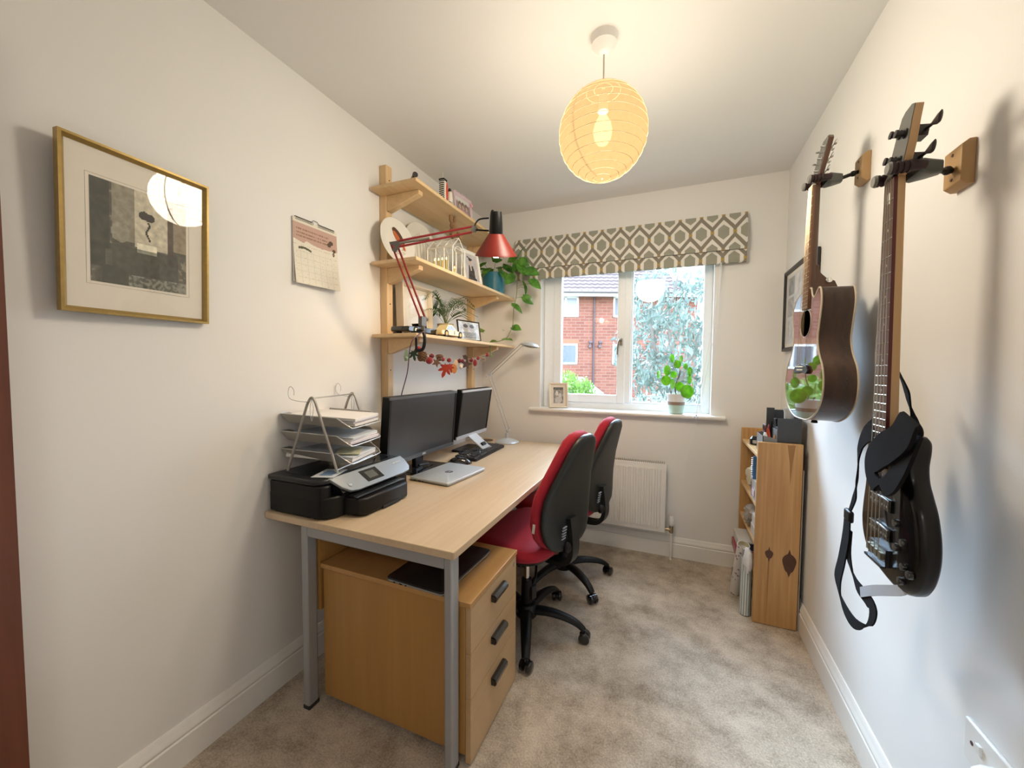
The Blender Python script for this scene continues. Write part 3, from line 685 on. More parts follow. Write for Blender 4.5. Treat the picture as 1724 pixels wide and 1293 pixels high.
# ================================================================== OFFICE CHAIRS
M_RED = mat('crimson_upholstery', (.36, .006, .022), .85, var=.18, vscale=900, bump=.35, bscale=1400, sheen=.08)
M_SHELL = mat('matt_black_shell', (.010, .012, .011), .42, bump=.2, bscale=900)
def superring(cx, cz, hw, ht, tilt, n=28, e=.62, yc=0):
    """superellipse ring in the plane spanned by Y (half width) and the thickness direction"""
    d = Vector((cos(tilt), 0, -sin(tilt)))   # thickness direction
    P = []
    for k in range(n):
        a = 2 * pi * k / n; ca, sa = cos(a), sin(a)
        y = hw * (abs(ca) ** e) * (1 if ca > 0 else -1); t = ht * (abs(sa) ** e) * (1 if sa > 0 else -1)
        P.append(Vector((cx, yc + y, cz)) + d * t)
    return P
def make_chair(label):
    t = thing('office_chair', label, 'office chair', (0, 0, 0), group='red office chairs at the desk')
    # seat, front = -X
    mb = MB(); R = []
    for i in range(9):
        s = i / 8
        k = sin(pi * min(max(s, .0), 1)) ** .35 if 0 < s < 1 else 0.0
    zs = [(.452, .90), (.458, .975), (.475, 1.0), (.492, .995), (.506, .95), (.513, .82), (.515, .4)]
    for z, f in zs:
        poly = rrect(.46 * f, .49 * f, .12 * f, 6)
        R.append([Vector((a - .02 - (.0 if a > -.12 else 0), b_, z - (.028 * max(0, (-a - .12) / .1) ** 2))) for a, b_ in poly])
    mb.rings(R); part('seat', mb, M_RED, t, angle=60)
    R = []
    for z, f in [(.425, .62), (.432, .86), (.452, .93)]: R.append([Vector((a - .02, b_, z)) for a, b_ in rrect(.46 * f, .49 * f, .11 * f, 6)])
    part('seat_shell', MB().rings(R), M_SHELL, t)
    # backrest: levels (z, x centre, half width)
    prof_ = [(.485, .222, .070), (.497, .222, .118), (.52, .219, .158), (.56, .212, .190), (.62, .205, .207), (.68, .207, .207), (.74, .216, .196), (.80, .232, .172), (.86, .252, .145), (.92, .272, .118), (.965, .287, .096), (.99, .295, .070), (1.003, .299, .036)]
    prof_ = [(z, x + max(0, z - .55) * .022, hw * (1.0 if z < .8 else .97)) for z, x, hw in prof_]
    cush, shell = [], []
    for i, (z, x, hw) in enumerate(prof_):
        j0, j1 = max(i - 1, 0), min(i + 1, len(prof_) - 1)
        tilt = math.atan2(prof_[j1][1] - prof_[j0][1], prof_[j1][0] - prof_[j0][0])
        g = 1 if 1 < i < len(prof_) - 2 else (.75 if i in (1, len(prof_) - 2) else .45)
        cush.append(superring(x - .022, z + .006, hw + .006, .033 * g, tilt, 28, .7))
        shell.append(superring(x + .016, z - .002, hw * .955, .018 * g, tilt, 28, .55))
    part('backrest_cushion', MB().rings(cush), M_RED, t, angle=70)
    bs = part('backrest_shell', MB().rings(shell), M_SHELL, t, angle=70)
    mb = MB()
    for i in range(7): mb.cbox((.262 - .003 * i, -.075 + .002 * i, .60 - .014 * i), (.006, .03, .005), rotm(0, radians(-10), 0))
    part('adjustment_ratchet', mb, mat('pale_ratchet', (.35, .38, .42), .4), bs)
    mb = MB(); mb.ribbon([(.196, -.2165, .60), (.2, -.2160, .64)], .012, (1, 0, 0), .001); part('care_label', mb, M_PAPER, bs)
    # spine bar, mechanism
    mb = MB(); P = catmull([(.02, 0, .405), (.14, 0, .395), (.225, 0, .405), (.262, 0, .455), (.262, 0, .54), (.250, 0, .62)], 5)
    mb.ribbon(P, .055, (0, 1, 0), .022); part('back_support', mb, M_SHELL, t)
    mb = MB(); mb.box(-.10, .12, -.055, .055, .375, .428); part('mechanism', mb, M_BLACK, t, bevel=.01)
    mb = MB(); mb.ball((.255, -.045, .50), (.022, .022, .028), 12); mb.cyl((.255, -.02, .50), (.255, -.05, .50), .012); part('knob', mb, M_BLACK, t)
    mb = MB(); mb.tube(catmull([(.09, -.05, .40), (.13, -.10, .395), (.17, -.16, .385), (.185, -.20, .365)], 4), .006, 8); mb.cbox((.19, -.205, .345), (.014, .03, .055)); part('lever', mb, M_BLACK, t, smooth=True)
    mb = MB(); mb.cyl((0, 0, .21), (0, 0, .385), .014); part('gas_lift', mb, M_CHROME, t)
    mb = MB(); mb.cyl((0, 0, .075), (0, 0, .25), .029, .025); part('column', mb, M_BLACK, t)
    mb = MB().lathe([(.020, .062), (.050, .068), (.058, .085), (.056, .115), (.045, .130), (.03, .134)], (0, 0, 0), 30); part('base_hub', mb, M_BLACK, t)
    for k in range(5):
        a = 2 * pi * k / 5; mz = Matrix.Rotation(a, 4, 'Z')
        P = catmull([(.04, 0, .100), (.12, 0, .107), (.20, 0, .098), (.255, 0, .080), (.285, 0, .058)], 4); R = []
        n = len(P)
        for i, p in enumerate(P):
            f = 1 - .42 * i / (n - 1); tn = (P[min(i + 1, n - 1)] - P[max(i - 1, 0)]).normalized(); up = Vector((-tn.z, 0, tn.x))
            R.append([mz @ (p + Vector((0, .030 * f * ca, 0)) + up * (.021 * f * sa)) for ca, sa in [(cos(q) * (1 if abs(cos(q)) > .5 else 1), sin(q)) for q in [2 * pi * w / 12 for w in range(12)]]])
        lg = part('base_leg', MB().rings(R), M_BLACK, t)
        mb = MB()
        sw = k * 1.9; c = mz @ Vector((.285, 0, .026)); ms = Matrix.Translation(c) @ Matrix.Rotation(sw, 4, 'Z')
        for sy in (-1, 1): mb.rings([[ms @ Vector((r * cos(2 * pi * q / 20) + .004, sy * yy, r * sin(2 * pi * q / 20))) for q in range(20)] for r, yy in ((.020, .007), (.0255, .010), (.0255, .022), (.019, .027))])
        mb.cyl(mz @ Vector((.285, 0, .03)), mz @ Vector((.285, 0, .064)), .009, seg=10)
        mb.rings([[ms @ Vector((.030 * cos(2 * pi * q / 20) * f + .004, yy, .030 * abs(sin(2 * pi * q / 20)) * f + .0)) for q in range(20)] for f, yy in ((.9, -.0065), (.9, .0065))])
        part('castor', mb, M_BLACKG, lg)
    return t
c1_ = make_chair('nearer red office chair with black back, beside the drawer pedestal')
c1_.location = (.797, 1.768, 0); ROOT[c1_] = root_matrix(c1_)
# the base is turned against the seat, so the base parts get their own turn
def turn_base(ch, ang):
    for o in ch.children:
        if o.name.split('.')[0] in ('base_leg',): o.rotation_euler = (0, 0, ang)
c2_ = dup(c1_, (.845, 2.285, 0), 0, 'farther red office chair with black back, in front of the radiator')
turn_base(c1_, radians(2 + 17)); turn_base(c2_, radians(-41.5 + 13))
c1_.rotation_euler = (0, 0, radians(-17)); c2_.rotation_euler = (0, 0, radians(-13))

# ================================================================== BOOKCASE
bk = thing('bookcase', 'narrow knotty pine bookcase in the right corner beside the window', 'bookcase', (1.93, 2.52, 0))
BX0, BX1 = 1.842, 2.030
def knotty(name, d0, d1):
    mb = MB().box(BX0, BX1, d0, d1, .002, .925)
    return part(name, mb, M_OLDPINE, bk, world=True, bevel=.002)
near = knotty('side_panel', 2.258, 2.280); far = knotty('side_panel', 2.772, 2.794)
mk = mat('dark_knot', (.085, .030, .012), .45, var=.3, vscale=60)
mb = MB()
def knot(x, z, rx, rz, tail):
    P = [(x + rx * cos(a) * (1 + .12 * sin(3 * a)), z + rz * sin(a) + (tail if abs(a - pi / 2) < .2 else (-tail if abs(a - 3 * pi / 2) < .2 else 0))) for a in [2 * pi * k / 24 for k in range(24)]]
    mb.prism(P, 2.2572, 2.2578, plane='xz')
knot(1.905, .365, .017, .022, .018); knot(1.990, .335, .028, .048, .022)
part('knot', mb, mk, near, world=True, smooth=False)
mb = MB(); mb.prism([(1.901, .34), (1.908, .34), (1.906, .22), (1.903, .05), (1.900, .22)], 2.2574, 2.2579, plane='xz')
part('grain_streak', mb, mat('brown_grain', (.33, .16, .05), .5), near, world=True, smooth=False)
mb = MB(); mb.prism([(1.965, .92), (1.998, .92), (1.988, .83), (1.981, .72), (1.976, .83)], 2.2574, 2.2579, plane='xz')
part('grain_streak', mb, mat('brown_grain', (.33, .16, .05), .5), near, world=True, smooth=False)
for z in (.857, .60, .40, .21): part('shelf_board', MB().box(BX0 + .004, BX1 - .004, 2.281, 2.771, z - .018, z), M_OLDPINEY, bk, world=True, bevel=.002)
part('back_panel', MB().box(BX1 - .003, BX1 + .0015, 2.262, 2.79, .16, .86), mat('dark_hardboard', (.16, .09, .04), .8), bk, world=True)
# boards slid between bookcase and wall
single('flat_board', MB().box(2.0335, 2.0375, 2.262, 2.72, .002, .80), mat('grey_card', (.40, .36, .33), .6), 'thin grey board slid between the bookcase and right wall', 'board', (2.035, 2.5, .002))
# ================================================================== FRAMES
def photo_frame(name, label, cat, loc, rot, w, h, border, depth, fm, func, mount=0.0, n=(40, 50), glassy=True, group=None, stand=False, mount_col=None, inner=None, board_m=None):
    """picture frame, local X right, Z up, front facing -Y, origin bottom centre at the back"""
    t = thing(name, label, cat, loc, rot, group)
    mb = MB(); x = w / 2
    prof2 = [(0, 0), (0, -depth), (border * .45, -depth - .001), (border * .9, -depth * .7), (border, -depth * .55), (border, 0)]
    R = []
    for (cx, cz, dx, dz) in ((-x, 0, 1, 1), (x, 0, -1, 1), (x, h, -1, -1), (-x, h, 1, -1)):
        R.append([Vector((cx + dx * a, y, cz + dz * a)) for a, y in prof2])
    mb.rings(R, loop=True); part('frame', mb, fm, t, angle=20)
    part('backing', MB().box(-x + border * .5, x - border * .5, -.003, 0, border * .5, h - border * .5), mat('brown_backing', (.25, .17, .10), .8), t)
    yb = -depth * .42
    if mount:
        iw, ih = w - 2 * border - 2 * mount, h - 2 * border - 2 * mount
        mz0 = border + mount
        if inner: iw, ih, mz0 = inner
        part('mount_board', MB().box(-x + border * .8, x - border * .8, yb, -.003, border * .8, h - border * .8), board_m or mat('cream_mount', mount_col or (.78, .72, .62), .8), t)
        picture('print', iw, ih, n[0], n[1], func, t, V_MATTE, y=yb - .0006, z0=mz0)
    else:
        picture('print', w - 2 * border, h - 2 * border, n[0], n[1], func, t, V_MATTE, y=yb, z0=border)
    if glassy: part('glazing', MB().box(-x + border * .85, x - border * .85, -depth * .56, -depth * .50, border * .85, h - border * .85), glass('picture_glass', refl=.42), t, smooth=False)
    if stand: part('stand', MB().quad((-.02, .0005, h * .75), (.02, .0005, h * .75), (.03, stand, .004), (-.03, stand, .004)).quad((-.02, .0, h * .75), (-.03, stand - .002, .004), (.03, stand - .002, .004), (.02, .0, h * .75)), MATS['brown_backing'], t, smooth=False)
    return t
GOLD = mat('antique_gold', (.42, .29, .10), .38, metal=.75, var=.2, vscale=60)
def etching(u, v):
    k = .5 + .5 * nz(u * 5, v * 5, 1) + .35 * nz(u * 16, v * 16, 3) + .15 * nz(u * 40, v * 40, 9)
    base = mixc((.13, .13, .10), (.40, .36, .27), k)
    if v > .45: base = mixc(base, (.52, .46, .35), .45 if u > .2 else .0)
    if .42 < u < .78 and v > .42: base = mixc(base, (.72, .66, .50), .75 - .3 * abs(u - .6))          # window light
    if .44 < u < .66 and .36 < v < .46: base = (.90, .86, .68)                                          # lit paper
    if ell(u, v, .52, .76, .055, .045) or ell(u, v, .58, .75, .055, .045): base = (.09, .075, .06)      # bow/plant head
    if ell(u, v, .55, .66, .04, .035): base = (.70, .62, .50)
    if abs(u - .56 - .015 * sin(v * 40)) < .012 and .5 < v < .70: base = (.14, .12, .09)
    if .78 < u < .84 and v > .28: base = mixc(base, (.20, .12, .08), .75)
    if u > .86 and v > .45: base = mixc(base, (.45, .34, .22), .6)
    if u < .18 and v > .15: base = mixc(base, (.09, .10, .07), .7)
    if ell(u, v, .28, .53, .09, .10): base = mixc(base, (.46, .43, .33), .7)
    if .13 < u < .20 and .18 < v < .34: base = (.46, .42, .32)
    if .10 < u < .9 and v < .40: base = mixc(base, (.11, .13, .09), .62)
    if v < .12 and u > .35: base = mixc(base, (.42, .42, .36), .5 + .5 * nz(u * 30, v * 30))
    k2 = 1 + .32 * nz(u * 18, v * 18, 17) + .15 * nz(u * 50, v * 50, 3)
    return tuple(max(0, c * (.42 if max(base) < .30 else (.70 if max(base) < .5 else .95)) * k2) for c in base)
def signed(m_): return m_
gp = photo_frame('framed_etching', 'gold framed dark etching with wide cream mount on the left wall', 'picture', (.0135, .640, 1.428), (radians(2.2), 0, radians(92.6)), .342, .440, .014, .020, GOLD, etching, mount=.05, inner=(.222, .270, .085), n=(90, 110))
rr = random.Random(5); mb = MB()
for i in range(26): x = .012 + i * .0034; mb.cbox((x, -.0092, .078 + rr.uniform(-.002, .002)), (.0026, .0002, .0009), rotm(0, rr.uniform(-1, 1), 0))
part('pencil_signature', mb, mat('pencil', (.40, .36, .30), .8), gp)
mb = MB(); 
for a, b_ in (((-.119, .078), (.119, .078)), ((-.119, .362), (.119, .362)), ((-.119, .078), (-.119, .362)), ((.119, .078), (.119, .362))): mb.tube([(a[0], -.0086, a[1]), (b_[0], -.0086, b_[1])], .0005, 4)
part('plate_mark', mb, mat('plate_line', (.52, .46, .38), .8), gp)
# collage frame behind the acoustic guitar
def collage(u, v):
    cells = [(.06, .30, .72, .98, .22), (.34, .66, .62, .98, .62), (.70, .96, .60, .97, .40), (.05, .30, .40, .68, .33), (.33, .62, .34, .58, .28), (.66, .95, .30, .56, .5), (.06, .45, .04, .34, .55), (.5, .95, .04, .27, .32)]
    for (a, b_, c, d_, g) in cells:
        if a < u < b_ and c < v < d_:
            k = g + .22 * nz(u * 14, v * 14, g * 9); return (k, k * .98, k * .97)
    return (.60, .60, .60)
photo_frame('collage_frame', 'black framed grey photo collage on the right wall behind the acoustic guitar', 'picture', (W - .004, 2.50, 1.392), (0, 0, radians(-90)), .56, .462, .022, .018, mat('black_frame', (.02, .018, .018), .4), collage, mount=.02, n=(60, 50), mount_col=(.7, .7, .7))
def bw_people(u, v):
    k = .30 + .3 * nz(u * 9, v * 9, 2) + .2 * nz(u * 25, v * 25, 5)
    if ell(u, v, .35, .62, .16, .16): k = .70 + .15 * nz(u * 20, v * 20)
    if ell(u, v, .68, .50, .16, .15): k = .62 + .15 * nz(u * 20, v * 20)
    if ell(u, v, .5, .2, .35, .2): k = .55 + .3 * nz(u * 22, v * 22)
    if v > .84: k *= .4
    return (k, k * .98, k * .93)
photo_frame('photo_frame', 'cream photo frame with black and white photo on the window sill', 'photo frame', (.645, 2.845, .9835), (radians(-13), 0, radians(22)), .142, .190, .016, .018, mat('cream_frame', (.72, .62, .48), .45), bw_people, mount=.018, stand=.05, n=(40, 50), mount_col=(.80, .75, .66))
def graduate(u, v):
    c = mixc((.42, .38, .42), (.66, .62, .64), .5 + .5 * nz(u * 3, v * 3) + (v - .5) * .4)
    if ell(u, v, .46, .70, .10, .12): c = (.60, .44, .36)
    if ell(u, v, .46, .79, .12, .055) or (abs(v - .84 + (u - .46) * .2) < .025 and abs(u - .46) < .2): c = (.02, .02, .02)
    if v < .56 and abs(u - .48) < .16 + .30 * (.56 - v): c = (.035, .03, .03)
    if v < .56 and abs(u - .46) < .03 * (1 + (v - .3) * 3) and v > .36: c = (.75, .70, .62)
    if v < .36 and .70 < u < .82 - v * .1 and v > .1: c = (.66, .60, .52)
    return c
photo_frame('photo_frame', 'white framed graduation portrait leaning on the middle wall shelf', 'photo frame', (.240, 2.245, 1.8225), (radians(-11), 0, radians(82)), .185, .215, .016, .010, mat('white_frame', (.80, .78, .74), .4), graduate, mount=.006, stand=.04, n=(40, 52))
def couple(u, v):
    k = .45 + .25 * nz(u * 5, v * 4, 8); c = (k, k, k)
    for cu in (.34, .66):
        if ell(u, v, cu, .62, .11, .20): c = (.36, .33, .32)
        if ell(u, v, cu, .78, .12, .12): c = (.05, .045, .045)
        if v < .42 and abs(u - cu) < .17: c = tuple(.22 + .2 * nz(u * 18, v * 18) for _ in range(3))
    return c
photo_frame('photo_frame', 'black framed couple photo leaning at the right of the lowest wall shelf', 'photo frame', (.245, 2.190, 1.4555), (radians(-9), 0, radians(79)), .215, .125, .007, .010, MATS['black_frame'], couple, mount=.004, stand=.04, n=(50, 34))
def pinkp(u, v):
    c = (.62, .55, .56) if v > .72 else (.30, .24, .22)
    for cu in (.28, .5, .74):
        if ell(u, v, cu, .60, .10, .2): c = (.16, .10, .08)
        if ell(u, v, cu, .50, .075, .15): c = (.58, .40, .34)
        if v < .32 and abs(u - cu) < .11: c = (.50 + .2 * sin(cu * 30), .30, .36)
    if v > .8: c = (.70, .68, .66)
    return c
pf_ = photo_frame('photo_frame', 'pale pink photo frame with a small star on the top wall shelf', 'photo frame', (.225, 2.150, 2.1945), (radians(-8), 0, radians(84)), .185, .150, .020, .010, mat('pale_pink_frame', (.62, .48, .52), .5), pinkp, stand=.04, n=(40, 30))
star = [(.017 * (1 if k % 2 == 0 else .5) * sin(k * pi / 5), .017 * (1 if k % 2 == 0 else .5) * cos(k * pi / 5)) for k in range(10)]
mb = MB().prism([(a + .083, b_ + .115) for a, b_ in star], -.018, -.013, plane='xz'); part('star', mb, mat('rose_star', (.72, .38, .42), .5), pf_)
mb = MB(); [mb.ball((-.078 + .0155 * i, -.006, .152 + .004 * (i % 2)), .006, 8) for i in range(9)]; part('bead_trim', mb, MATS['pale_pink_frame'], pf_)
def pale_art(u, v):
    k = .5 + .5 * nz(u * 3, v * 3, 6); c = mixc((.70, .66, .58), (.78, .74, .66), k)
    if ell(u, v, .5, .5, .3, .34): c = mixc(c, (.62, .56, .46), .35 + .3 * nz(u * 9, v * 9))
    return c
photo_frame('box_frame', 'deep pale wooden box frame standing on the lowest wall shelf', 'picture', (.045, 1.872, 1.4555), (radians(-2), 0, radians(88)), .265, .292, .014, .050, mat('pale_frame_wood', (.80, .71, .58), .5), pale_art, mount=.02, n=(30, 34))

# ================================================================== CALENDAR
cl = thing('wall_calendar', 'wall calendar with pink top band, spiral binding and monthly grid', 'calendar', (.003, 1.252, 1.63), (0, 0, radians(90)))
def calf(u, v):
    c = (.74, .69, .58)
    wav = .640 + .035 * sin(u * 5 + 2.2) - .03 * (u - .3)
    if u > .22 and u < .30: wav += .06 * sin((u - .22) / .08 * pi / 2)
    elif u >= .30: wav += .06 * (1 - min(1, (u - .3) / .8))
    if v < .93 and v > wav: c = (.52, .34, .27)
    for r_ in (.845, .79, .735):
        if abs(v - r_ + .0) < .011 and .07 < u < .80 and nz(u * 90, r_ * 40) > -.25: c = (.30, .17, .12)
    if ell(u, v, .85, .78, .05, .035) or ell(u, v, .80, .74, .045, .035) or ell(u, v, .92, .665, .04, .03) or ell(u, v, .90, .60, .025, .03): c = (.09, .055, .03)
    if abs(v - .565 + .9 * (u - .22) ** 2 * 1.2) < .018 and .10 < u < .38: c = (.09, .09, .045)
    if v < .53:
        gx = (u * 7.2) % 1; gv = (v * 10) % 1
        if (gx < .06 or gv < .07) and .04 < u < .97: c = (.62, .58, .48)
        if nz(u * 40, v * 40, 4) > .48: c = (.55, .50, .42)
    if abs(v - .60) < .006 and nz(u * 60, 1) > .1 and v < .62: c = (.45, .36, .28)
    return c
cm = Matrix()
bm = bmesh.new(); lay = bm.loops.layers.float_color.new('Col'); NX, NZ = 90, 120; cw, chh = .222, .268
def curl(u, v): return -.004 - .016 * (1 - v) ** 2.2 - .006 * (1 - v) * u
V = [[bm.verts.new((-cw / 2 + cw * i / NX, curl(i / NX, j / NZ), chh * j / NZ)) for i in range(NX + 1)] for j in range(NZ + 1)]
for j in range(NZ):
    for i in range(NX):
        f = bm.faces.new((V[j][i], V[j][i + 1], V[j + 1][i + 1], V[j + 1][i])); c = calf((i + .5) / NX, (j + .5) / NZ)
        for l in f.loops: l[lay] = (*c, 1)
me = bpy.data.meshes.new('page'); bm.to_mesh(me); bm.free(); finish(me, 'page', V_MATTE, cl)
part('page_block', MB().rings([[Vector((x, curl((x + cw / 2) / cw, 1) + .002 + .0, chh)) for x in (-cw / 2, cw / 2)] + [Vector((x, -.0005, chh)) for x in (cw / 2, -cw / 2)], [Vector((x, -.008, .006)) for x in (-cw / 2, cw / 2)] + [Vector((x, -.0005, .006)) for x in (cw / 2, -cw / 2)]]), M_PAPER, cl)
mb = MB()
for i in range(34):
    x = -.098 + i * .0058
    if abs(x) < .012: continue
    mb.tube([(x, -.004 + .006 * cos(q), chh - .002 + .006 * sin(q)) for q in [2 * pi * k / 8 for k in range(8)]], .0009, 4, loop=True, cap=False)
mb.tube([(-.1, -.001, chh + .004), (-.02, -.001, chh + .004), (-.01, -.001, chh + .014), (.01, -.001, chh + .014), (.02, -.001, chh + .004), (.1, -.001, chh + .004)], .0011, 5)
part('spiral_binding', mb, mat('dark_wire', (.05, .04, .035), .4, metal=.6), cl)

# ================================================================== PRINTER
pr = thing('printer', 'black multifunction printer with silver control panel on the desk corner', 'printer', (.2, 1.23, DZ + .001))
z0, z1 = DZ + .004, DZ + .146
body = [(.018, 1.012), (.262, 1.012), (.286, 1.020), (.294, 1.036), (.292, 1.050), (.280, 1.064), (.280, 1.45), (.27, 1.462), (.018, 1.462)]
mb = MB(); mb.rings([[Vector((x, y, z)) for x, y in body] for z in (z0, z1 - .022)]); part('body', mb, M_BLACK, pr, world=True, bevel=.006)
body2 = [(.017, 1.0115), (.264, 1.0115), (.296, 1.026), (.316, 1.062), (.324, 1.45), (.30, 1.463), (.017, 1.463)]
mb = MB(); mb.rings([[Vector((x, y, z)) for x, y in body2] for z in (z0, z1 - .064)]); part('front_body', mb, M_BLACK, pr, world=True, bevel=.006)
mb = MB(); mb.rings([[Vector((x, y, z)) for x, z in ((.278, z1 - .064), (.322, z1 - .064), (.326, z1 - .054), (.279, z1 - .012))] for y in (1.075, 1.445)]); part('front_wedge', mb, M_BLACK, pr, world=True)
lid = [(.012, 1.008), (.245, 1.008), (.272, 1.022), (.285, 1.045), (.288, 1.46), (.012, 1.466)]
mb = MB(); mb.rings([[Vector((x, y, z)) for x, y in lid] for z in (z1 - .021, z1)]); part('lid', mb, mat('black_lid', (.010, .011, .013), .35), pr, world=True, bevel=.006)
part('lid_glass', MB().box(.05, .262, 1.05, 1.43, z1 - .001, z1 + .0012), mat('smoked_lid_panel', (.010, .014, .020), .20), pr, world=True)
# silver slanted panel with rounded left end
mb = MB(); P = [(1.048, .000), (1.060, .25), (1.078, .62), (1.105, .92), (1.14, 1.0), (1.40, 1.0), (1.445, .95), (1.462, .75), (1.464, .30), (1.455, .0)]
def pan(y, s, off=0): return Vector((.283 + .062 * s + off * .7, y, z1 + .002 - .058 * s + off * .7))
mb.rings([[pan(y, s) for y, s in P], [pan(y, s, -.012) for y, s in P]]); pn = part('control_panel', mb, mat('silver_blue_panel', (.33, .37, .41), .3, metal=.45), pr, world=True, bevel=.002)
mb = MB(); mb.rings([[pan(y, s, .0012) for y, s in ((1.185, .14), (1.278, .14), (1.292, .80), (1.200, .80))], [pan(y, s, -.003) for y, s in ((1.185, .14), (1.278, .14), (1.292, .80), (1.200, .80))]]); scn = part('touch_screen', mb, M_BLACKG, pn, world=True)
mb = MB(); mb.rings([[pan(y, s, .0018) for y, s in ((1.208, .26), (1.258, .26), (1.266, .66), (1.216, .66))], [pan(y, s, .001) for y, s in ((1.208, .26), (1.258, .26), (1.266, .66), (1.216, .66))]]); part('display', mb, mat('unlit_display', (.10, .105, .09), .25), scn, world=True)
nrm = (pan(1.2, 0, 1) - pan(1.2, 0)).normalized(); ax = Vector((0, 1, 0)); upv = nrm.cross(ax) * 1.0
def panm(y, s): 
    o = pan(y, s, .0016); up = (pan(y, 0) - pan(y, 1)).normalized()
    return Matrix(((ax.x, up.x, nrm.x, o.x), (ax.y, up.y, nrm.y, o.y), (ax.z, up.z, nrm.z, o.z), (0, 0, 0, 1)))
M_LOGO = mat('pale_logo_print', (.72, .75, .78), .4)
R_ = ROOT[pr].inverted()
text_part('lettering', 'wireless', .017, M_LOGO, pn, R_ @ panm(1.405, .30), .0002)
mb = MB(); mm_ = panm(1.115, .62); mb.rings([[mm_ @ Vector((.009 * cos(q), .009 * sin(q), z)) for q in [2 * pi * k / 20 for k in range(20)]] for z in (0, .0006)]); part('round_logo', mb, mat('logo_grey_blue', (.30, .36, .42), .3), pn, world=True)
text_part('lettering', 'hp', .013, M_LOGO, pn, R_ @ Matrix.Translation(nrm * .0007) @ mm_, .0002)
tray = [(.30, 1.085), (.345, 1.088), (.385, 1.095), (.402, 1.118), (.406, 1.345), (.395, 1.362), (.30, 1.37)]
mb = MB(); mb.rings([[Vector((x, y, z)) for x, y in tray] for z in (z0 + .002, z0 + .066)]); tp = part('paper_tray', mb, M_BLACK, pr, world=True, bevel=.007)
mb = MB(); mb.box(.30, .380, 1.095, 1.365, z0 + .069, z0 + .073); part('output_tray', mb, M_BLACKG, pr, world=True)
part('tray_notch', MB().box(.392, .4075, 1.20, 1.30, z0 + .001, z0 + .012), M_RUBBER, tp, world=True)
# card on printer lid
cd = single('greeting_card', MB().cbox((.232, 1.102, z1 + .0028), (.085, .115, .0014), rotm(0, 0, radians(20))), mat('pale_card', (.62, .66, .70), .5), 'small pale card lying on the printer lid under the letter tray rack', 'card', (.232, 1.102, z1 + .002))
part('blue_picture', MB().cbox((0, 0, .0019), (.05, .07, .0004), rotm(0, 0, radians(20))), mat('card_blue', (.16, .26, .42), .5), cd)

# ================================================================== LETTER TRAY RACK
LT = thing('letter_tray_rack', 'three-tier grey mesh letter tray rack standing on the printer', 'letter tray', (.128, 1.222, z1 + .0015), (0, 0, radians(13)))
M_MESHM = mat('warm_grey_metal', (.36, .34, .31), .42, metal=.5)
M_WIRE = mat('pale_wire', (.62, .62, .60), .3, metal=.6)
for sy in (-1, 1):
    y = sy * .137
    P = catmull([(.108, y * 1.04, .005), (.082, y * 1.01, .08), (.028, y, .235), (.014, y, .275), (0, y, .291), (-.014, y, .275), (-.030, y, .235), (-.082, y * 1.01, .08), (-.104, y * 1.04, .005)], 5)
    part('end_frame', MB().tube(P, .0052, 10), M_MESHM, LT)
mb = MB(); mb.tube([(.006, -.14, .290), (.006, .14, .290)], .0018, 6); mb.tube([(-.006, -.14, .286), (-.006, .14, .286)], .0018, 6)
for sy in (-1, 1):
    mb.tube(catmull([(0, sy * .137, .286), (-.02, sy * .145, .275), (-.075, sy * .15, .283), (-.09, sy * .15, .30), (-.088, sy * .15, .325), (-.078, sy * .15, .333), (-.066, sy * .15, .320), (-.066, sy * .15, .300)], 5), .0014, 6)
    mb.tube(catmull([(.0, sy * .137, .286), (-.006, sy * .139, .25), (.0, sy * .139, .20), (.008, sy * .139, .25), (.0, sy * .137, .286)], 5), .0012, 6)
part('top_wires', mb, M_WIRE, LT)
part('foot_bar', MB().tube([(.098, -.142, .012), (.098, .142, .012)], .003, 8), M_WIRE, LT)
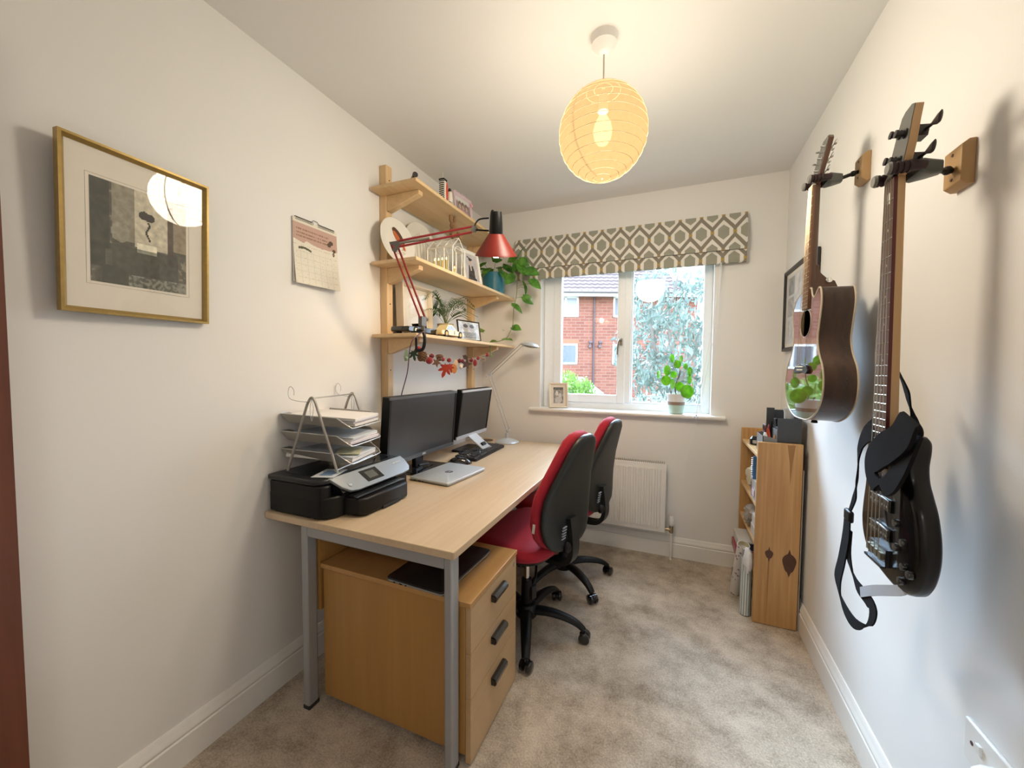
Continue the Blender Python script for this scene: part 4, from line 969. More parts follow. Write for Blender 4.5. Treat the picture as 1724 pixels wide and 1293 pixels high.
for ti, zt in enumerate((.192, .122, .052)):
    tb = MB(); fx, bx_, hw = .150, -.150, .123; tl_ = .10
    def zz(x): return zt - tl_ * (x + .0) * .55
    def pt(x, y, up): return Vector((x, y, zz(x) + up))
    base = [pt(bx_ + .02, -hw + .018, -.012), pt(fx - .012, -hw + .018, -.012), pt(fx - .012, hw - .018, -.012), pt(bx_ + .02, hw - .018, -.012)]
    rim = [pt(bx_, -hw, .024), pt(fx - .055, -hw, .024), pt(fx - .055, hw, .024), pt(bx_, hw, .024)]
    th = Vector((0, 0, .0016))
    def pl4(a, b_, c, d_): tb.rings([[a, b_, c, d_], [a + th, b_ + th, c + th, d_ + th]])
    pl4(base[0], base[1], base[2], base[3])
    lowf = [pt(fx - .012, -hw + .012, -.004), pt(fx - .012, hw - .012, -.004)]
    tb.rings([[rim[0], rim[1], lowf[0], base[1], base[0]], [p + Vector((0, .0016, 0)) for p in (rim[0], rim[1], lowf[0], base[1], base[0])]])
    tb.rings([[rim[3], rim[2], lowf[1], base[2], base[3]], [p - Vector((0, .0016, 0)) for p in (rim[3], rim[2], lowf[1], base[2], base[3])]])
    tb.rings([[rim[0], rim[3], base[3], base[0]], [p + Vector((.0016, 0, 0)) for p in (rim[0], rim[3], base[3], base[0])]])
    tr_ = part('tray', tb, M_MESHM, LT, smooth=False)
    wb = MB(); wb.tube(catmull([pt(fx - .055, -hw, .025), pt(fx - .02, -hw + .004, .004), pt(fx - .004, -hw + .012, -.008), pt(fx + .002, -hw + .035, -.012), pt(fx + .002, hw - .035, -.012), pt(fx - .004, hw - .012, -.008), pt(fx - .02, hw - .004, .004), pt(fx - .055, hw, .025)], 5), .0022, 8)
    wb.tube([pt(fx - .055, -hw, .025), pt(bx_, -hw, .025), pt(bx_, hw, .025), pt(fx - .055, hw, .025)], .0018, 6)
    part('wire_rim', wb, M_WIRE, tr_)
    # sheets in this tray
    rr = random.Random(20 + ti)
    npap = (3, 3, 2)[ti]; zh = 0
    for k in range(npap):
        th_ = (.010, .006, .012)[k] if ti == 0 else (.012, .006, .004)[k]
        yaw = radians(rr.uniform(-4, 4)); ml = Matrix.Translation((rr.uniform(-.002, .012), rr.uniform(-.008, .008), zz(0) - .0085 + zh + th_ / 2)) @ rotm(0, radians(3.15), yaw)
        mw = ROOT[LT] @ ml; zh += th_ + .0015
        cc = [(.74, .70, .66), (.70, .66, .70), (.78, .76, .74), (.66, .70, .74)][(k + ti) % 4]
        nm = ('top', 'middle', 'bottom')[ti]; wh = ('lowest sheaf', 'second sheaf up', 'uppermost sheaf')[k] if npap == 3 else ('lower sheaf', 'upper sheaf')[k]
        mb = MB().box(-.140, .138, -.100, .100, -th_ / 2, th_ / 2)
        o = part('paper_stack', mb, mat('paper_tone_%d' % ((k + ti) % 4), cc, .8), None, bevel=.0008); o.location = mw.translation; o.rotation_euler = mw.to_euler()
        o['label'] = '%s of papers in the %s tray of the letter rack' % (wh, nm); o['category'] = 'papers'; o['group'] = 'papers in the letter trays'; ROOT[o] = mw
mw = ROOT[LT] @ Matrix.Translation((.085, -.02, .052 - .0085 + .0255 - .0045)) @ rotm(0, radians(3.15), radians(24))
o = part('booklet', MB().box(-.045, .045, -.065, .065, -.002, .002), mat('yellow_cover', (.62, .60, .40), .6), None); o.location = mw.translation; o.rotation_euler = mw.to_euler(); ROOT[o] = mw
o['label'] = 'thin yellowish booklet on the papers in the bottom letter tray'; o['category'] = 'booklet'

# ================================================================== MONITORS
def monitor(label, loc, w, h, d, tilt, yaw, zc, brand, silver, base):
    """local: screen faces +X, width along Y, origin at the foot on the desk"""
    t = thing('computer_monitor', label, 'monitor', loc, (0, 0, yaw), group='monitors on the desk')
    T = Matrix.Translation((0, 0, zc)) @ Matrix.Rotation(-tilt, 4, 'Y')
    bz_ = .016; hx = d / 2
    mb = MB(); 
    mb.box(-hx, hx - .004, -w / 2, w / 2, -h / 2, h / 2, T); mb.prism([(-w * .3, -h * .3), (w * .3, -h * .3), (w * .3, h * .3), (-w * .3, h * .3)], -hx - .018, -hx, T, plane='yz')
    part('housing', mb, M_BLACK, t, bevel=.003)
    fm_ = M_SILVERP if silver else mat('dark_grey_bezel', (.07, .075, .08), .35)
    mb = MB(); side = .012 if not silver else .013; bot = .022 if silver else .020
    mb.box(hx - .0045, hx + .003, -w / 2, w / 2, h / 2 - side, h / 2, T); part('top_bezel', mb, fm_, t)
    mb = MB(); mb.box(hx - .0045, hx + .003, -w / 2, w / 2, -h / 2, -h / 2 + bot, T); top_b = part('bottom_bezel', mb, fm_, t)
    for (a, b_) in ((-w / 2, -w / 2 + side), (w / 2 - side, w / 2)): part('side_bezel', MB().box(hx - .0045, hx + .003, a, b_, -h / 2 + bot, h / 2 - side, T), M_BLACK, t)
    part('screen', MB().box(hx - .006, hx + .0005, -w / 2 + side, w / 2 - side, -h / 2 + bot, h / 2 - side, T), mat('switched_off_screen', (.012, .014, .017), .30, spec=.6), t)
    mt = T @ Matrix(((0, 0, 1, hx + .0032), (1, 0, 0, 0), (0, 1, 0, -h / 2 + bot / 2), (0, 0, 0, 1)))
    text_part('brand_lettering', brand, .0145, M_LOGO, top_b, mt, .0002, bold=.0003)
    mb = MB()
    if silver:
        for k in range(4): mb.box(hx + .003, hx + .004, w / 2 - .052 + k * .010, w / 2 - .045 + k * .010, -h / 2 + .008, -h / 2 + .014, T)
        part('buttons', mb, M_LOGO, top_b)
        mb = MB(); mb.rings([[Vector((x, y, z)) for y, z in ((-.055, z0_), (.055, z0_), (.055, z0_ + .012), (-.055, z0_ + .012))] for x, z0_ in ((-.03, zc - h * .30), (.0, zc - h / 2 - .005), (.10, .018), (.118, .012))])
        part('stand_neck', mb, M_SILVERP, t, bevel=.003)
        part('stand_slot', MB().cbox((.082, 0, .0475), (.022, .05, .014), rotm(0, radians(40), 0)), M_BLACK, t)
    else:
        part('stand_neck', MB().box(-.045, -.018, -.035, .035, .012, zc - h * .1), M_BLACK, t, bevel=.004)
    mb = MB(); mb.rings([[Vector((a, b_, z)) for a, b_ in rrect(base[0] * f, base[1] * f, .02, 4, base[2], 0)] for z, f in ((.001, 1), (.006, 1), (.013, .95))])
    part('stand_base', mb, M_BLACKG if not silver else M_BLACK, t, bevel=.001)
    return t
monitor('wide black monitor nearer the printer', (.185, 1.765, DZ), .605, .335, .045, radians(-4.5), 0, .247, 'DELL', False, (.19, .27, .005))
monitor('smaller silver-edged square monitor nearer the window', (.200, 2.312, DZ), .418, .318, .040, radians(-8.5), radians(0), .258, 'DELL', True, (.20, .24, .0))

# ================================================================== LAPTOPS
def laptop(label, loc, rz, w, d, lid_m, base_m, logo):
    """local: width along Y, depth along X, closed"""
    t = thing('laptop', label, 'laptop', loc, (0, 0, rz))
    mb = MB(); mb.rings([[Vector((a * f, b_ * f, z)) for a, b_ in rrect(d, w, .012, 4)] for z, f in ((.0015, .96), (.004, .985), (.0105, 1.0), (.0115, .998))]); bs = part('base', mb, base_m, t, angle=50)
    mb = MB(); mb.rings([[Vector((a * f, b_ * f, z)) for a, b_ in rrect(d, w, .012, 4)] for z, f in ((.0122, .998), (.0165, 1.0), (.0180, .992))]); ld = part('lid', mb, lid_m, t, angle=50)
    mb = MB()
    for k, wd in enumerate((.008, .012, .006)): mb.box(-d * .36 + k * .025, -d * .36 + k * .025 + wd, -w / 2 - .0004, -w / 2 + .001, .005, .0085)
    part('ports', mb, M_BLACK, bs)
    part('foot_strip', MB().box(-d * .4, d * .4, -w * .35, w * .35, .0, .0016), M_RUBBER, t)
    if logo:
        lg = part('round_logo', MB().rings([[Vector((.021 * cos(q), .021 * sin(q), z)) for q in [2 * pi * k / 32 for k in range(32)]] for z in (.0180, .0184)]), mat('mirror_logo', (.55, .50, .45), .15, metal=.9), ld)
        text_part('lettering', 'hp', .030, M_SILVER, lg, Matrix.Translation((0, 0, .0186)) @ Matrix.Rotation(radians(90), 4, 'Z'), .0002)
    return t
laptop('closed silver laptop with round logo on the desk', (.385, 1.715, DZ + .0005), radians(-5), .330, .238, mat('pale_silver_lid', (.72, .77, .82), .34, metal=.35), mat('silver_base', (.42, .45, .48), .35, metal=.6), True)
laptop('closed black laptop with silver edge on top of the drawer pedestal', (.665, 1.215, .5465), radians(-2), .335, .235, mat('black_laptop_lid', (.012, .012, .014), .28), mat('silver_base', (.42, .45, .48), .35, metal=.6), False)

# ================================================================== KEYBOARD, MOUSE
kb = thing('keyboard', 'black keyboard with stowed cable in front of the smaller monitor', 'keyboard', (.302, 2.245, DZ + .0005), (0, 0, radians(2)))
mb = MB(); mb.rings([[Vector((a, b_, z + (.010 * (-a + .07) / .14 if z > .003 else 0))) for a, b_ in rrect(.145 * f, .46 * f, .012, 4)] for z, f in ((.0, .98), (.010, 1), (.015, .985))]); kbb = part('base', mb, M_BLACK, kb, angle=50)
mb = MB(); ky = []
for r_ in range(6):
    x = .052 - r_ * .0205; n_ = 22
    for k in range(n_):
        y = -.215 + k * .0196
        if r_ == 0 and 4 <= k <= 9: continue
        zt_ = .0165 + .010 * (-x + .07) / .14
        mb.rings([[Vector((x + sx * s_, y + sy * s_, z)) for sx, sy in ((-.0085, -.0085), (.0085, -.0085), (.0085, .0085), (-.0085, .0085))] for z, s_ in ((zt_ - .003, 1), (zt_ + .005, .78))])
zt_ = .0165 + .010 * (-.052 + .07) / .14
mb.rings([[Vector((.052 + sx * s_, -.088 + sy * s_, z)) for sx, sy in ((-.0085, -.055), (.0085, -.055), (.0085, .055), (-.0085, .055))] for z, s_ in ((zt_ - .003, 1), (zt_ + .005, .9))])
part('keys', mb, mat('keycap_black', (.045, .045, .048), .35), kbb)
mb = MB(); P = []
for k in range(40): a = k * .42; P.append((.0 + .075 * cos(a) * (1 - k * .006), -.16 + .075 * sin(a) * (1 + .1 * sin(k)), .034 + .006 * sin(k * 1.3) + .010 * (k % 3 == 0)))
mb.tube(catmull(P, 3), .0019, 5); part('cable', mb, M_BLACKG, kb)
ms = thing('computer_mouse', 'glossy black computer mouse at the near end of the keyboard', 'mouse', (.318, 1.950, DZ + .0005), (0, 0, radians(-62)))
mb = MB(); R = []
for i in range(11):
    s = i / 10; y = -.056 + .112 * s; hw = .031 * sqrt(max(.02, 1 - abs(2 * s - 1) ** 2.6)); hz = .037 * sqrt(max(.03, 1 - abs(2 * s - .9) ** 2.4 * .95))
    hw *= 1.18; hz *= 1.05; y *= 1.15
    R.append([Vector((hw * cos(q) * (abs(cos(q)) ** -.2 if abs(cos(q)) > .01 else 1), y, max(.0, hz * sin(q)))) for q in [pi * k / 12 for k in range(13)]] + [Vector((hw * (1 - k / 4), y, .0)) if k else Vector((-hw, y, 0)) for k in []])
mb.rings(R); mo = part('shell', mb, M_BLACKG, ms, angle=60)
part('wheel', MB().cyl((-.003, -.025, .034), (.003, -.025, .034), .007, seg=14), M_RUBBER, mo)
mb = MB().tube(catmull([(0, -.055, .010), (-.03, -.075, .004), (-.08, -.05, .003), (-.10, .02, .02), (-.05, .07, .045), (-.01, .10, .044)], 6), .0017, 5); part('cable', mb, M_BLACK, ms)
mb = MB(); P = catmull([(.262, 1.945, DZ + .004), (.225, 1.86, DZ + .005), (.20, 1.80, DZ + .022), (.195, 1.74, DZ + .030)], 6); mb.tube(P, .0022, 6); mb.tube([(.197, 1.80, DZ + .024), (.193, 1.72, DZ + .032)], .0065, 8)
single('cable_plug', mb, M_BLACK, 'thin black cable with plug behind the silver laptop', 'cable', (.2, 1.8, DZ))
single('coaster', MB().lathe([(.040, .0005), (.042, .003), (.041, .006)], (.150, 2.645, DZ), 28), mat('dark_coaster', (.10, .055, .035), .6), 'small dark round coaster on the desk by the silver lamp base', 'coaster', (.150, 2.645, DZ))

# ================================================================== SILVER DESK LAMP
M_DULL = mat('dull_rod_steel', (.30, .29, .27), .45, metal=.6)
dl = thing('desk_lamp', 'silver two-rod desk lamp with flat oval head near the window', 'lamp', (.312, 2.640, DZ + .0005))
mb = MB().lathe([(.088, 0), (.091, .006), (.086, .012), (.055, .024), (.022, .031), (.012, .034), (.012, .07)], (0, 0, 0), 40); part('base', mb, M_SILVERP, dl)
O = Vector((.312, 2.640, DZ)); J0 = Vector((.318, 2.642, .822)) - O; J1 = Vector((.163, 2.655, 1.229)) - O; J2 = Vector((.420, 2.660, 1.452)) - O
part('base_joint', MB().cyl(J0 + Vector((-.014, -.0, .0)), J0 + Vector((.014, 0, 0)), .009).ball(J0 + Vector((0, 0, -.006)), .012, 12).tube([J0 + Vector((-.012, 0, .004)), J0 + Vector((-.035, 0, .022))], .004, 8), M_SILVERP, dl)
mb = MB()
for off in (Vector((-.011, 0, -.004)), Vector((.011, 0, .004))): mb.tube([J0 + off, J1 + off], .0022, 8)
part('lower_arm', mb, M_DULL, dl)
mb = MB().box(-.017, .017, -.007, .007, -.008, .010, Matrix.Translation(J1)); mb.ball(J1 + Vector((-.026, 0, -.012)), .008, 10); part('elbow_joint', mb, M_SILVERP, dl)
mb = MB()
for off in (Vector((-.005, 0, .010)), Vector((.006, 0, -.006))): mb.tube([J1 + off, J2 + off], .0022, 8)
part('upper_arm', mb, M_DULL, dl)
HC = J2 + Vector((.062, 0, -.003)); mh = rotm(0, radians(10), 0)
hd = part('lamp_head', MB().lathe([(.004, .020), (.030, .018), (.055, .009), (.068, -.004), (.066, -.008)], HC, 36, mh), M_SILVERP, dl)
part('diffuser', MB().lathe([(.066, -.008), (.050, -.016), (.022, -.021), (.002, -.022)], HC, 36, mh), M_BLACKG, hd)
part('switch_cord', MB().tube([HC + Vector((-.055, 0, -.005)), HC + Vector((-.058, 0, -.055))], .0012, 5), M_CHROME, hd)

# ================================================================== RED ARM LAMP
al = thing('arm_lamp', 'red and black adjustable arm lamp clamped to the lowest wall shelf', 'lamp', (.300, 1.585, 1.455))
M_LRED = mat('lamp_red_enamel', (.20, .014, .007), .42); M_LREDD = mat('dark_red_bar', (.24, .012, .014), .4)
A0 = Vector((.310, 1.600, 1.505)); A1 = Vector((.345, 1.352, 1.800)); A2 = Vector((.610, 1.565, 1.900))
m_rel = -Vector((.300, 1.585, 1.455))
def rel(v): return Vector(v) + m_rel
mb = MB(); mb.tube(catmull([rel(p) for p in ((.276, 1.60, 1.466), (.305, 1.60, 1.466), (.318, 1.60, 1.44), (.318, 1.60, 1.405), (.303, 1.605, 1.375), (.27, 1.61, 1.368), (.255, 1.612, 1.372))], 5), .0085, 10); mb.cyl(rel((.262, 1.61, 1.375)), rel((.262, 1.61, 1.433)), .006); mb.cbox(rel((.272, 1.60, 1.4605)), (.04, .035, .007)); part('clamp', mb, M_BLACK, al)
mb = MB(); mb.cyl(rel((.310, 1.60, 1.468)), rel((.310, 1.60, 1.50)), .010); mb.cbox(rel(A0 + Vector((0, -.004, .005))), (.020, .040, .045)); mb.ball(rel(A0 + Vector((.0, .03, .018))), .009, 10); part('pivot', mb, mat('aged_steel', (.12, .11, .10), .45, metal=.5), al)
perp = Vector((.02, .013, .004))
mb = MB()
for sgn, st in ((-1, Vector((-.004, -.013, .012))), (1, Vector((.004, .014, .016)))):
    mb.tube([rel(A0 + st), rel(A1 + st + Vector((0, 0, -.014)))], .0048, 6)
part('lower_arm', mb, M_LREDD, al)
mb = MB(); mb.tube([rel(A0 + Vector((.004, .016, .02))), rel(A0 * .65 + A1 * .35 + Vector((.004, .016, .012)))], .0055, 8); part('spring', mb, mat('spring_steel', (.30, .27, .22), .35, metal=.8), al)
dirU = (A2 - A1).normalized(); upU = Vector((0, 0, 1))
mb = MB(); mb.prism([(-.022, .012), (.018, .022), (.026, .008), (.006, -.026), (-.010, -.022)], -.004, .004, Matrix.Translation(rel(A1)) @ Matrix.Rotation(math.atan2(dirU.y, dirU.x), 4, 'Z')); part('elbow_plate', mb, MATS['aged_steel'], al)
mb = MB()
for zo in (.016, -.008): mb.tube([rel(A1 + dirU * .012 + upU * zo), rel(A2 - dirU * .012 + upU * zo)], .0048, 6)
part('upper_arm', mb, M_LREDD, al)
mb = MB(); mb.tube([rel(A1 + dirU * .02 + upU * .006), rel(A1 + dirU * .15 + upU * .002)], .0052, 8); part('spring', mb, MATS['spring_steel'], al)
mb = MB(); mb.prism([(-.014, .016), (.004, .020), (.018, .002), (.006, -.010), (-.014, -.010)], -.003, .003, Matrix.Translation(rel(A2)) @ Matrix.Rotation(math.atan2(dirU.y, dirU.x), 4, 'Z')); part('head_plate', mb, MATS['aged_steel'], al)
HB = rel(LAMP_HEAD)
HT = Matrix.Rotation(radians(19), 4, Vector((.90, .42, 0)))
mb = MB(); mb.tube([rel(A2) + Vector((.006, .003, .0)), HB + Vector((-.028, -.015, .095))], .004, 8)
mb.tube(catmull([rel(A2) + Vector((0, 0, .016)), rel(A2) + Vector((.018, .008, .045)), HB + Vector((-.028, -.015, .150))], 6), .0035, 8); mb.ball(HB + Vector((-.012, -.01, .178)), .008, 10); part('head_bracket', mb, M_BLACK, al)
mb = MB().lathe([(.029, .075), (.0305, .078), (.026, .150), (.0235, .168), (.0, .170)], HB, 36, HT, cap=False); part('lamp_collar', mb, M_BLACK, al)
mb = MB().lathe([(.0925, -.014), (.0915, -.011), (.088, -.004), (.032, .078), (.030, .078), (.0855, -.005), (.089, -.0125)], HB, 48, HT, cap=False); sd = part('lamp_shade', mb, [M_LRED], al, merge=False)
part('shade_lining', MB().lathe([(.0895, -.0125), (.0850, -.006), (.0295, .077), (.0, .078)], HB, 48, HT, cap=False), mat('white_enamel', (.85, .83, .78), .4), sd)
part('bulb', MB().lathe([(.0, -.030), (.012, -.028), (.020, -.018), (.022, -.004), (.016, .016), (.010, .03), (.010, .055)], HB, 24, HT @ Matrix.Translation((0, 0, .008)), cap=False), emit('arm_bulb_glow', (1.0, .72, .42), 170.0), al)
mb = MB().tube(catmull([(.318, 1.590, 1.46), (.300, 1.52, 1.40), (.215, 1.60, 1.26), (.120, 1.67, 1.13), (.085, 1.69, 1.0), (.07, 1.70, .85), (.06, 1.70, .733)], 6), .0024, 6)
part('power_cord', mb, mat('purple_cord', (.07, .02, .07), .5), al, world=True)
# ================================================================== SHELF ITEMS
Z1, Z2, Z3 = 2.1945, 1.8225, 1.4555
# upper board
mb = MB(); mb.tube([(.275, 1.588, Z1 + .013), (.215, 1.640, Z1 + .013)], [.011, .0125], 14); mb.tube([(.282, 1.582, Z1 + .013), (.275, 1.588, Z1 + .013)], .013, 14)
single('torch', mb, M_BLACKG, 'small black torch lying at the near end of the top wall shelf', 'torch', (.24, 1.61, Z1))
fg = thing('toy_guard_box', 'small black and white sentry box ornament with red guard on the top shelf', 'ornament', (.268, 1.850, Z1))
mb = MB(); mb.box(-.016, .010, -.016, .012, .001, .104); part('box', mb, mat('white_enamel_toy', (.70, .66, .58), .5), fg)
mb = MB()
for k in range(9): mb.box(-.0165, .0105, -.0168, -.0158, .006 + k * .0108, .011 + k * .0108); mb.box(.0098, .0108, -.0165, -.006, .006 + k * .0108, .011 + k * .0108)
mb.box(-.018, .014, -.018, .016, .100, .108); part('stripes', mb, M_BLACK, fg)
part('guard', MB().lathe([(.004, .001), (.012, .01), (.014, .05), (.013, .075), (.008, .098), (.002, .104)], (.002, .020, 0), 16), mat('guard_red', (.50, .05, .02), .5), fg)
part('flag_pole', MB().tube([(-.004, 0, .107), (-.004, 0, .150)], .0012, 6), MATS['white_enamel_toy'], fg)
pg = thing('penguin_figurine', 'small white and black penguin figurine at the front of the top shelf', 'figurine', (.272, 1.905, Z1))
part('body', MB().lathe([(.004, .002), (.015, .008), (.017, .03), (.014, .058), (.008, .066)], (0, 0, 0), 18, rotm(radians(-4), 0, 0)), MATS['white_enamel_toy'], pg)
mb = MB(); mb.ball((0, 0, .073), (.0095, .011, .010), 12); mb.ball((-.006, .003, .038), (.015, .017, .032), 14); mb.cyl((.0, -.009, .072), (.002, -.021, .069), .003, .0005, 8); mb.ball((.004, -.012, .004), (.010, .008, .0035), 10); part('wings', mb, M_BLACK, pg)
# middle board : robin plate
def plate(label, loc, rot, r, deco, face_m):
    t = thing('plate', label, 'plate', loc, rot)
    part('dish', MB().lathe([(r * .45, .000), (r * .55, .004), (r * .72, .008), (r, .020), (r * 1.005, .022), (r * .99, .0235), (r * .72, .012), (r * .55, .0085), (.001, .0085)], (0, 0, 0), 56, rotm(radians(90), 0, 0) @ Matrix.Translation((0, 0, 0)), cap=False), face_m, t)
    return t
M_CHINA = mat('white_china', (.76, .73, .67), .25, coat=.3)
rp_ = plate('white oval plate painted with a robin leaning on the middle shelf', (.066, 1.700, Z2 + .125), (radians(-10), 0, radians(84)), .122, 0, M_CHINA)
def disc(mbx, pts, y=-.0095): mbx.prism(pts, y - .0006, y, plane='xz')
def blob(cx, cz, rx, rz, ang=0, n=24): return [(cx + rx * cos(q) * cos(ang) - rz * sin(q) * sin(ang), cz + rx * cos(q) * sin(ang) + rz * sin(q) * cos(ang)) for q in [2 * pi * k / n for k in range(n)]]
mb = MB(); disc(mb, blob(.022, .030, .052, .024, -.95)); disc(mb, blob(-.004, .062, .018, .015, 0), -.0098); mb2 = MB()
part('painted_bird', mb, mat('bird_dark', (.10, .05, .03), .3), rp_, smooth=False)
mb = MB(); disc(mb, blob(.008, .022, .040, .015, -.95), -.0103); disc(mb, blob(.046, -.018, .022, .009, -1.1), -.0103); part('painted_breast', mb, mat('bird_orange', (.52, .13, .04), .3), rp_, smooth=False)
mb = MB(); 
rr = random.Random(4)
for k in range(12): 
    a = (rr.uniform(-.03, .04), rr.uniform(-.075, -.03)); mb.tube([(a[0], -.0098, a[1]), (a[0] + rr.uniform(.01, .03), -.0098, a[1] - rr.uniform(-.012, .012))], .0008, 4)
part('painted_twigs', mb, mat('twig_brown', (.18, .13, .08), .5), rp_)
lp = plate('white plate with thin grey line drawing, behind the robin plate on the middle shelf', (.030, 1.955, Z2 + .162), (radians(-5), 0, radians(88)), .150, 0, M_CHINA)
mb = MB()
for k in range(7): 
    x = -.080 + k * .027; mb.tube(catmull([(x * .6, -.0100, .10 - abs(x) * .5), (x * 1.1, -.0100, .03), (x * 1.0, -.0100, -.06)], 5), .0009, 4)
part('painted_lines', mb, mat('line_grey', (.25, .24, .22), .4), lp)
# small stand under plates
mb = MB(); mb.tube([(.09, 1.70, Z2 + .003), (.150, 1.80, Z2 + .003), (.050, 1.86, Z2 + .10)], .0025, 6); mb.tube([(.150, 1.80, Z2 + .003), (.155, 1.812, Z2 + .02)], .0025, 6); mb.tube([(.02, 1.80, Z2 + .003), (.12, 1.74, Z2 + .003)], .0025, 6)
single('plate_stand', mb, M_BLACK, 'thin black wire plate stand beside the robin plate', 'plate stand', (.09, 1.78, Z2))
# greenhouse lantern
gh = thing('greenhouse_lantern', 'white wire greenhouse lantern with candles on the middle shelf', 'lantern', (.185, 2.010, Z2))
hx, hy, hz, rz_ = .085, .068, .150, .215
mb = MB()
def bar(a, b_, r=.0042): mb.tube([a, b_], r, 4)
xs = (-hx, -hx / 3, hx / 3, hx)
for sy in (-1, 1):
    bar((-hx, sy * hy, .005), (hx, sy * hy, .005)); bar((-hx, sy * hy, hz), (hx, sy * hy, hz))
    for x in xs: bar((x, sy * hy, .004), (x, sy * hy, hz)); bar((x, sy * hy, hz), (x, 0, rz_), .003)
bar((-hx, 0, rz_), (hx, 0, rz_))
for sx in (-1, 1):
    bar((sx * hx, -hy, .005), (sx * hx, hy, .005)); bar((sx * hx, -hy, hz), (sx * hx, hy, hz), .0025)
    for y in (-.032, .032): bar((sx * hx, y, .005), (sx * hx, y, hz * .86), .0022)
    mb.tube([(sx * hx, .045 * cos(a), hz * .86 + .045 * sin(a) * .8) for a in [pi * k / 10 for k in range(11)]], .002, 4)
for sy in (-1, 1):
    for k in (1, 2): bar((-hx, sy * hy * (1 - k / 3), hz + (rz_ - hz) * k / 3), (hx, sy * hy * (1 - k / 3), hz + (rz_ - hz) * k / 3), .0015)
part('frame', mb, mat('cream_wire', (.84, .81, .74), .45), gh)
mb = MB(); mb.box(-hx, hx, -hy - .0005, -hy + .0005, .006, hz); mb.box(-hx, hx, hy - .0005, hy + .0005, .006, hz); mb.box(hx - .0005, hx + .0005, -hy, hy, .006, hz)
part('panes', mb, glass('lantern_glass', refl=.7), gh, smooth=False)
part('floor_plate', MB().box(-hx, hx, -hy, hy, .001, .004), MATS['cream_wire'], gh)
for k, (x, y) in enumerate(((-.06, -.03), (-.035, -.028), (-.008, -.03), (.018, -.028), (.050, .010))):
    c_ = thing('candle', '%s slim yellow candle inside the greenhouse lantern' % ('rearmost', 'second from the rear', 'middle', 'fourth from the rear', 'frontmost')[k], 'candle', (gh.location.x + x, gh.location.y + y, Z2 + .0045), group='candles in the greenhouse lantern')
    hh = .085 if k < 4 else .040
    part('wax', MB().cyl((0, 0, 0), (0, 0, hh), .0065 if k < 4 else .012, seg=14), mat('yellow_wax', (.75, .60, .18), .5), c_); part('flame', MB().lathe([(.0005, 0), (.004, .005), (.003, .011), (.0005, .017)], (0, 0, hh), 10), emit('flame_glow', (1, .75, .25), 2.2) if k == 0 else MATS['flame_glow'], c_)
mb = MB(); mb.ball((.03, .035, .03), (.02, .014, .026), 12); mb.ball((.03, .035, .062), .012, 10)
for k in range(3): mb.ball((-.03 + .02 * k, .035, .014), .012, 8)
part('ornament', mb, mat('amber_ornament', (.50, .20, .05), .4), gh)
# plush rabbit
pz = thing('plush_rabbit', 'brown plush rabbit with upright ears sitting on the greenhouse lantern', 'soft toy', (.232, 2.008, Z2 + .2115), (radians(0), radians(0), radians(-20)))
PS = 1.22
M_PLUSH = mat('brown_plush', (.27, .155, .08), .95, bump=.6, bscale=500)
mb = MB(); mb.ball((0, 0, .028), (.019, .017, .027), 14); mb.ball((.002, -.002, .064), (.0165, .016, .0155), 14); mb.ball((.014, -.006, .061), (.007, .006, .005), 8)
part('body', mb, M_PLUSH, pz)
for sy in (-1, 1):
    part('ear', MB().tube([(0, sy * .007, .074), (-.002, sy * .011, .090), (-.003, sy * .014, .112)], [.007, .0095, .006], 10), M_PLUSH, pz)
    part('arm', MB().tube([(.002, sy * .014, .042), (.012, sy * .023, .033), (.018, sy * .027, .026)], [.0065, .007, .008], 10), M_PLUSH, pz)
    part('leg', MB().tube([(.004, sy * .012, .012), (.022, sy * .019, .008), (.034, sy * .021, .009)], [.008, .009, .010], 10), M_PLUSH, pz)
for o in pz.children: o.data.transform(Matrix.Scale(PS, 4))
# teal pot + trailing pothos
def leaf_blade(mb, c, size, yaw, pitch, roll, fold=.25, n=7, aspect=.62, tip=1.0):
    """heart-shaped blade in a few strips, starting at its stalk and drooping to its tip"""
    m = Matrix.Translation(c) @ Matrix.Rotation(yaw, 4, 'Z') @ Matrix.Rotation(pitch, 4, 'Y') @ Matrix.Rotation(roll, 4, 'X')
    rows = []
    for i in range(n + 1):
        s = i / n; x = size * (s - .08 if i == 0 else s)
        w = size * aspect * (sin(pi * min(1, s * .82 + .18)) ** .8) * (1 - s ** 3 * .35) if 0 < i < n else (size * aspect * .35 if i == 0 else .0006)
        z = -size * .20 * s * s
        rows.append([m @ Vector((x - (.10 * size if (i == 0) else 0), -w * .5, z + w * fold * .5)), m @ Vector((x, 0, z)), m @ Vector((x - (.10 * size if (i == 0) else 0), w * .5, z + w * fold * .5))])
    V = [[mb._v(p) for p in r] for r in rows]
    for a, b_ in zip(V, V[1:]):
        for j in range(2): mb._f([a[j], a[j + 1], b_[j + 1], b_[j]])
M_POTHOS = leaf_mat('pothos_leaf', (.045, .17, .022), (.14, .36, .05), 25, .3, .28)
M_STEM = mat('plant_stem', (.16, .20, .06), .5)
ph = thing('trailing_pothos', 'trailing heart-leaved green plant in a teal pot at the window end of the middle shelf', 'potted plant', (.188, 2.672, Z2))
part('pot', MB().lathe([(.068, .0005), (.072, .004), (.092, .150), (.094, .156), (.088, .156), (.084, .145), (.070, .10)], (0, 0, 0), 40), mat('teal_glaze', (.025, .17, .25), .30, var=.25, vscale=25, coat=.3), ph)
part('soil', MB().lathe([(.085, .138), (.05, .142), (.001, .145)], (0, 0, 0), 24), mat('dark_soil', (.04, .025, .015), .95), ph)
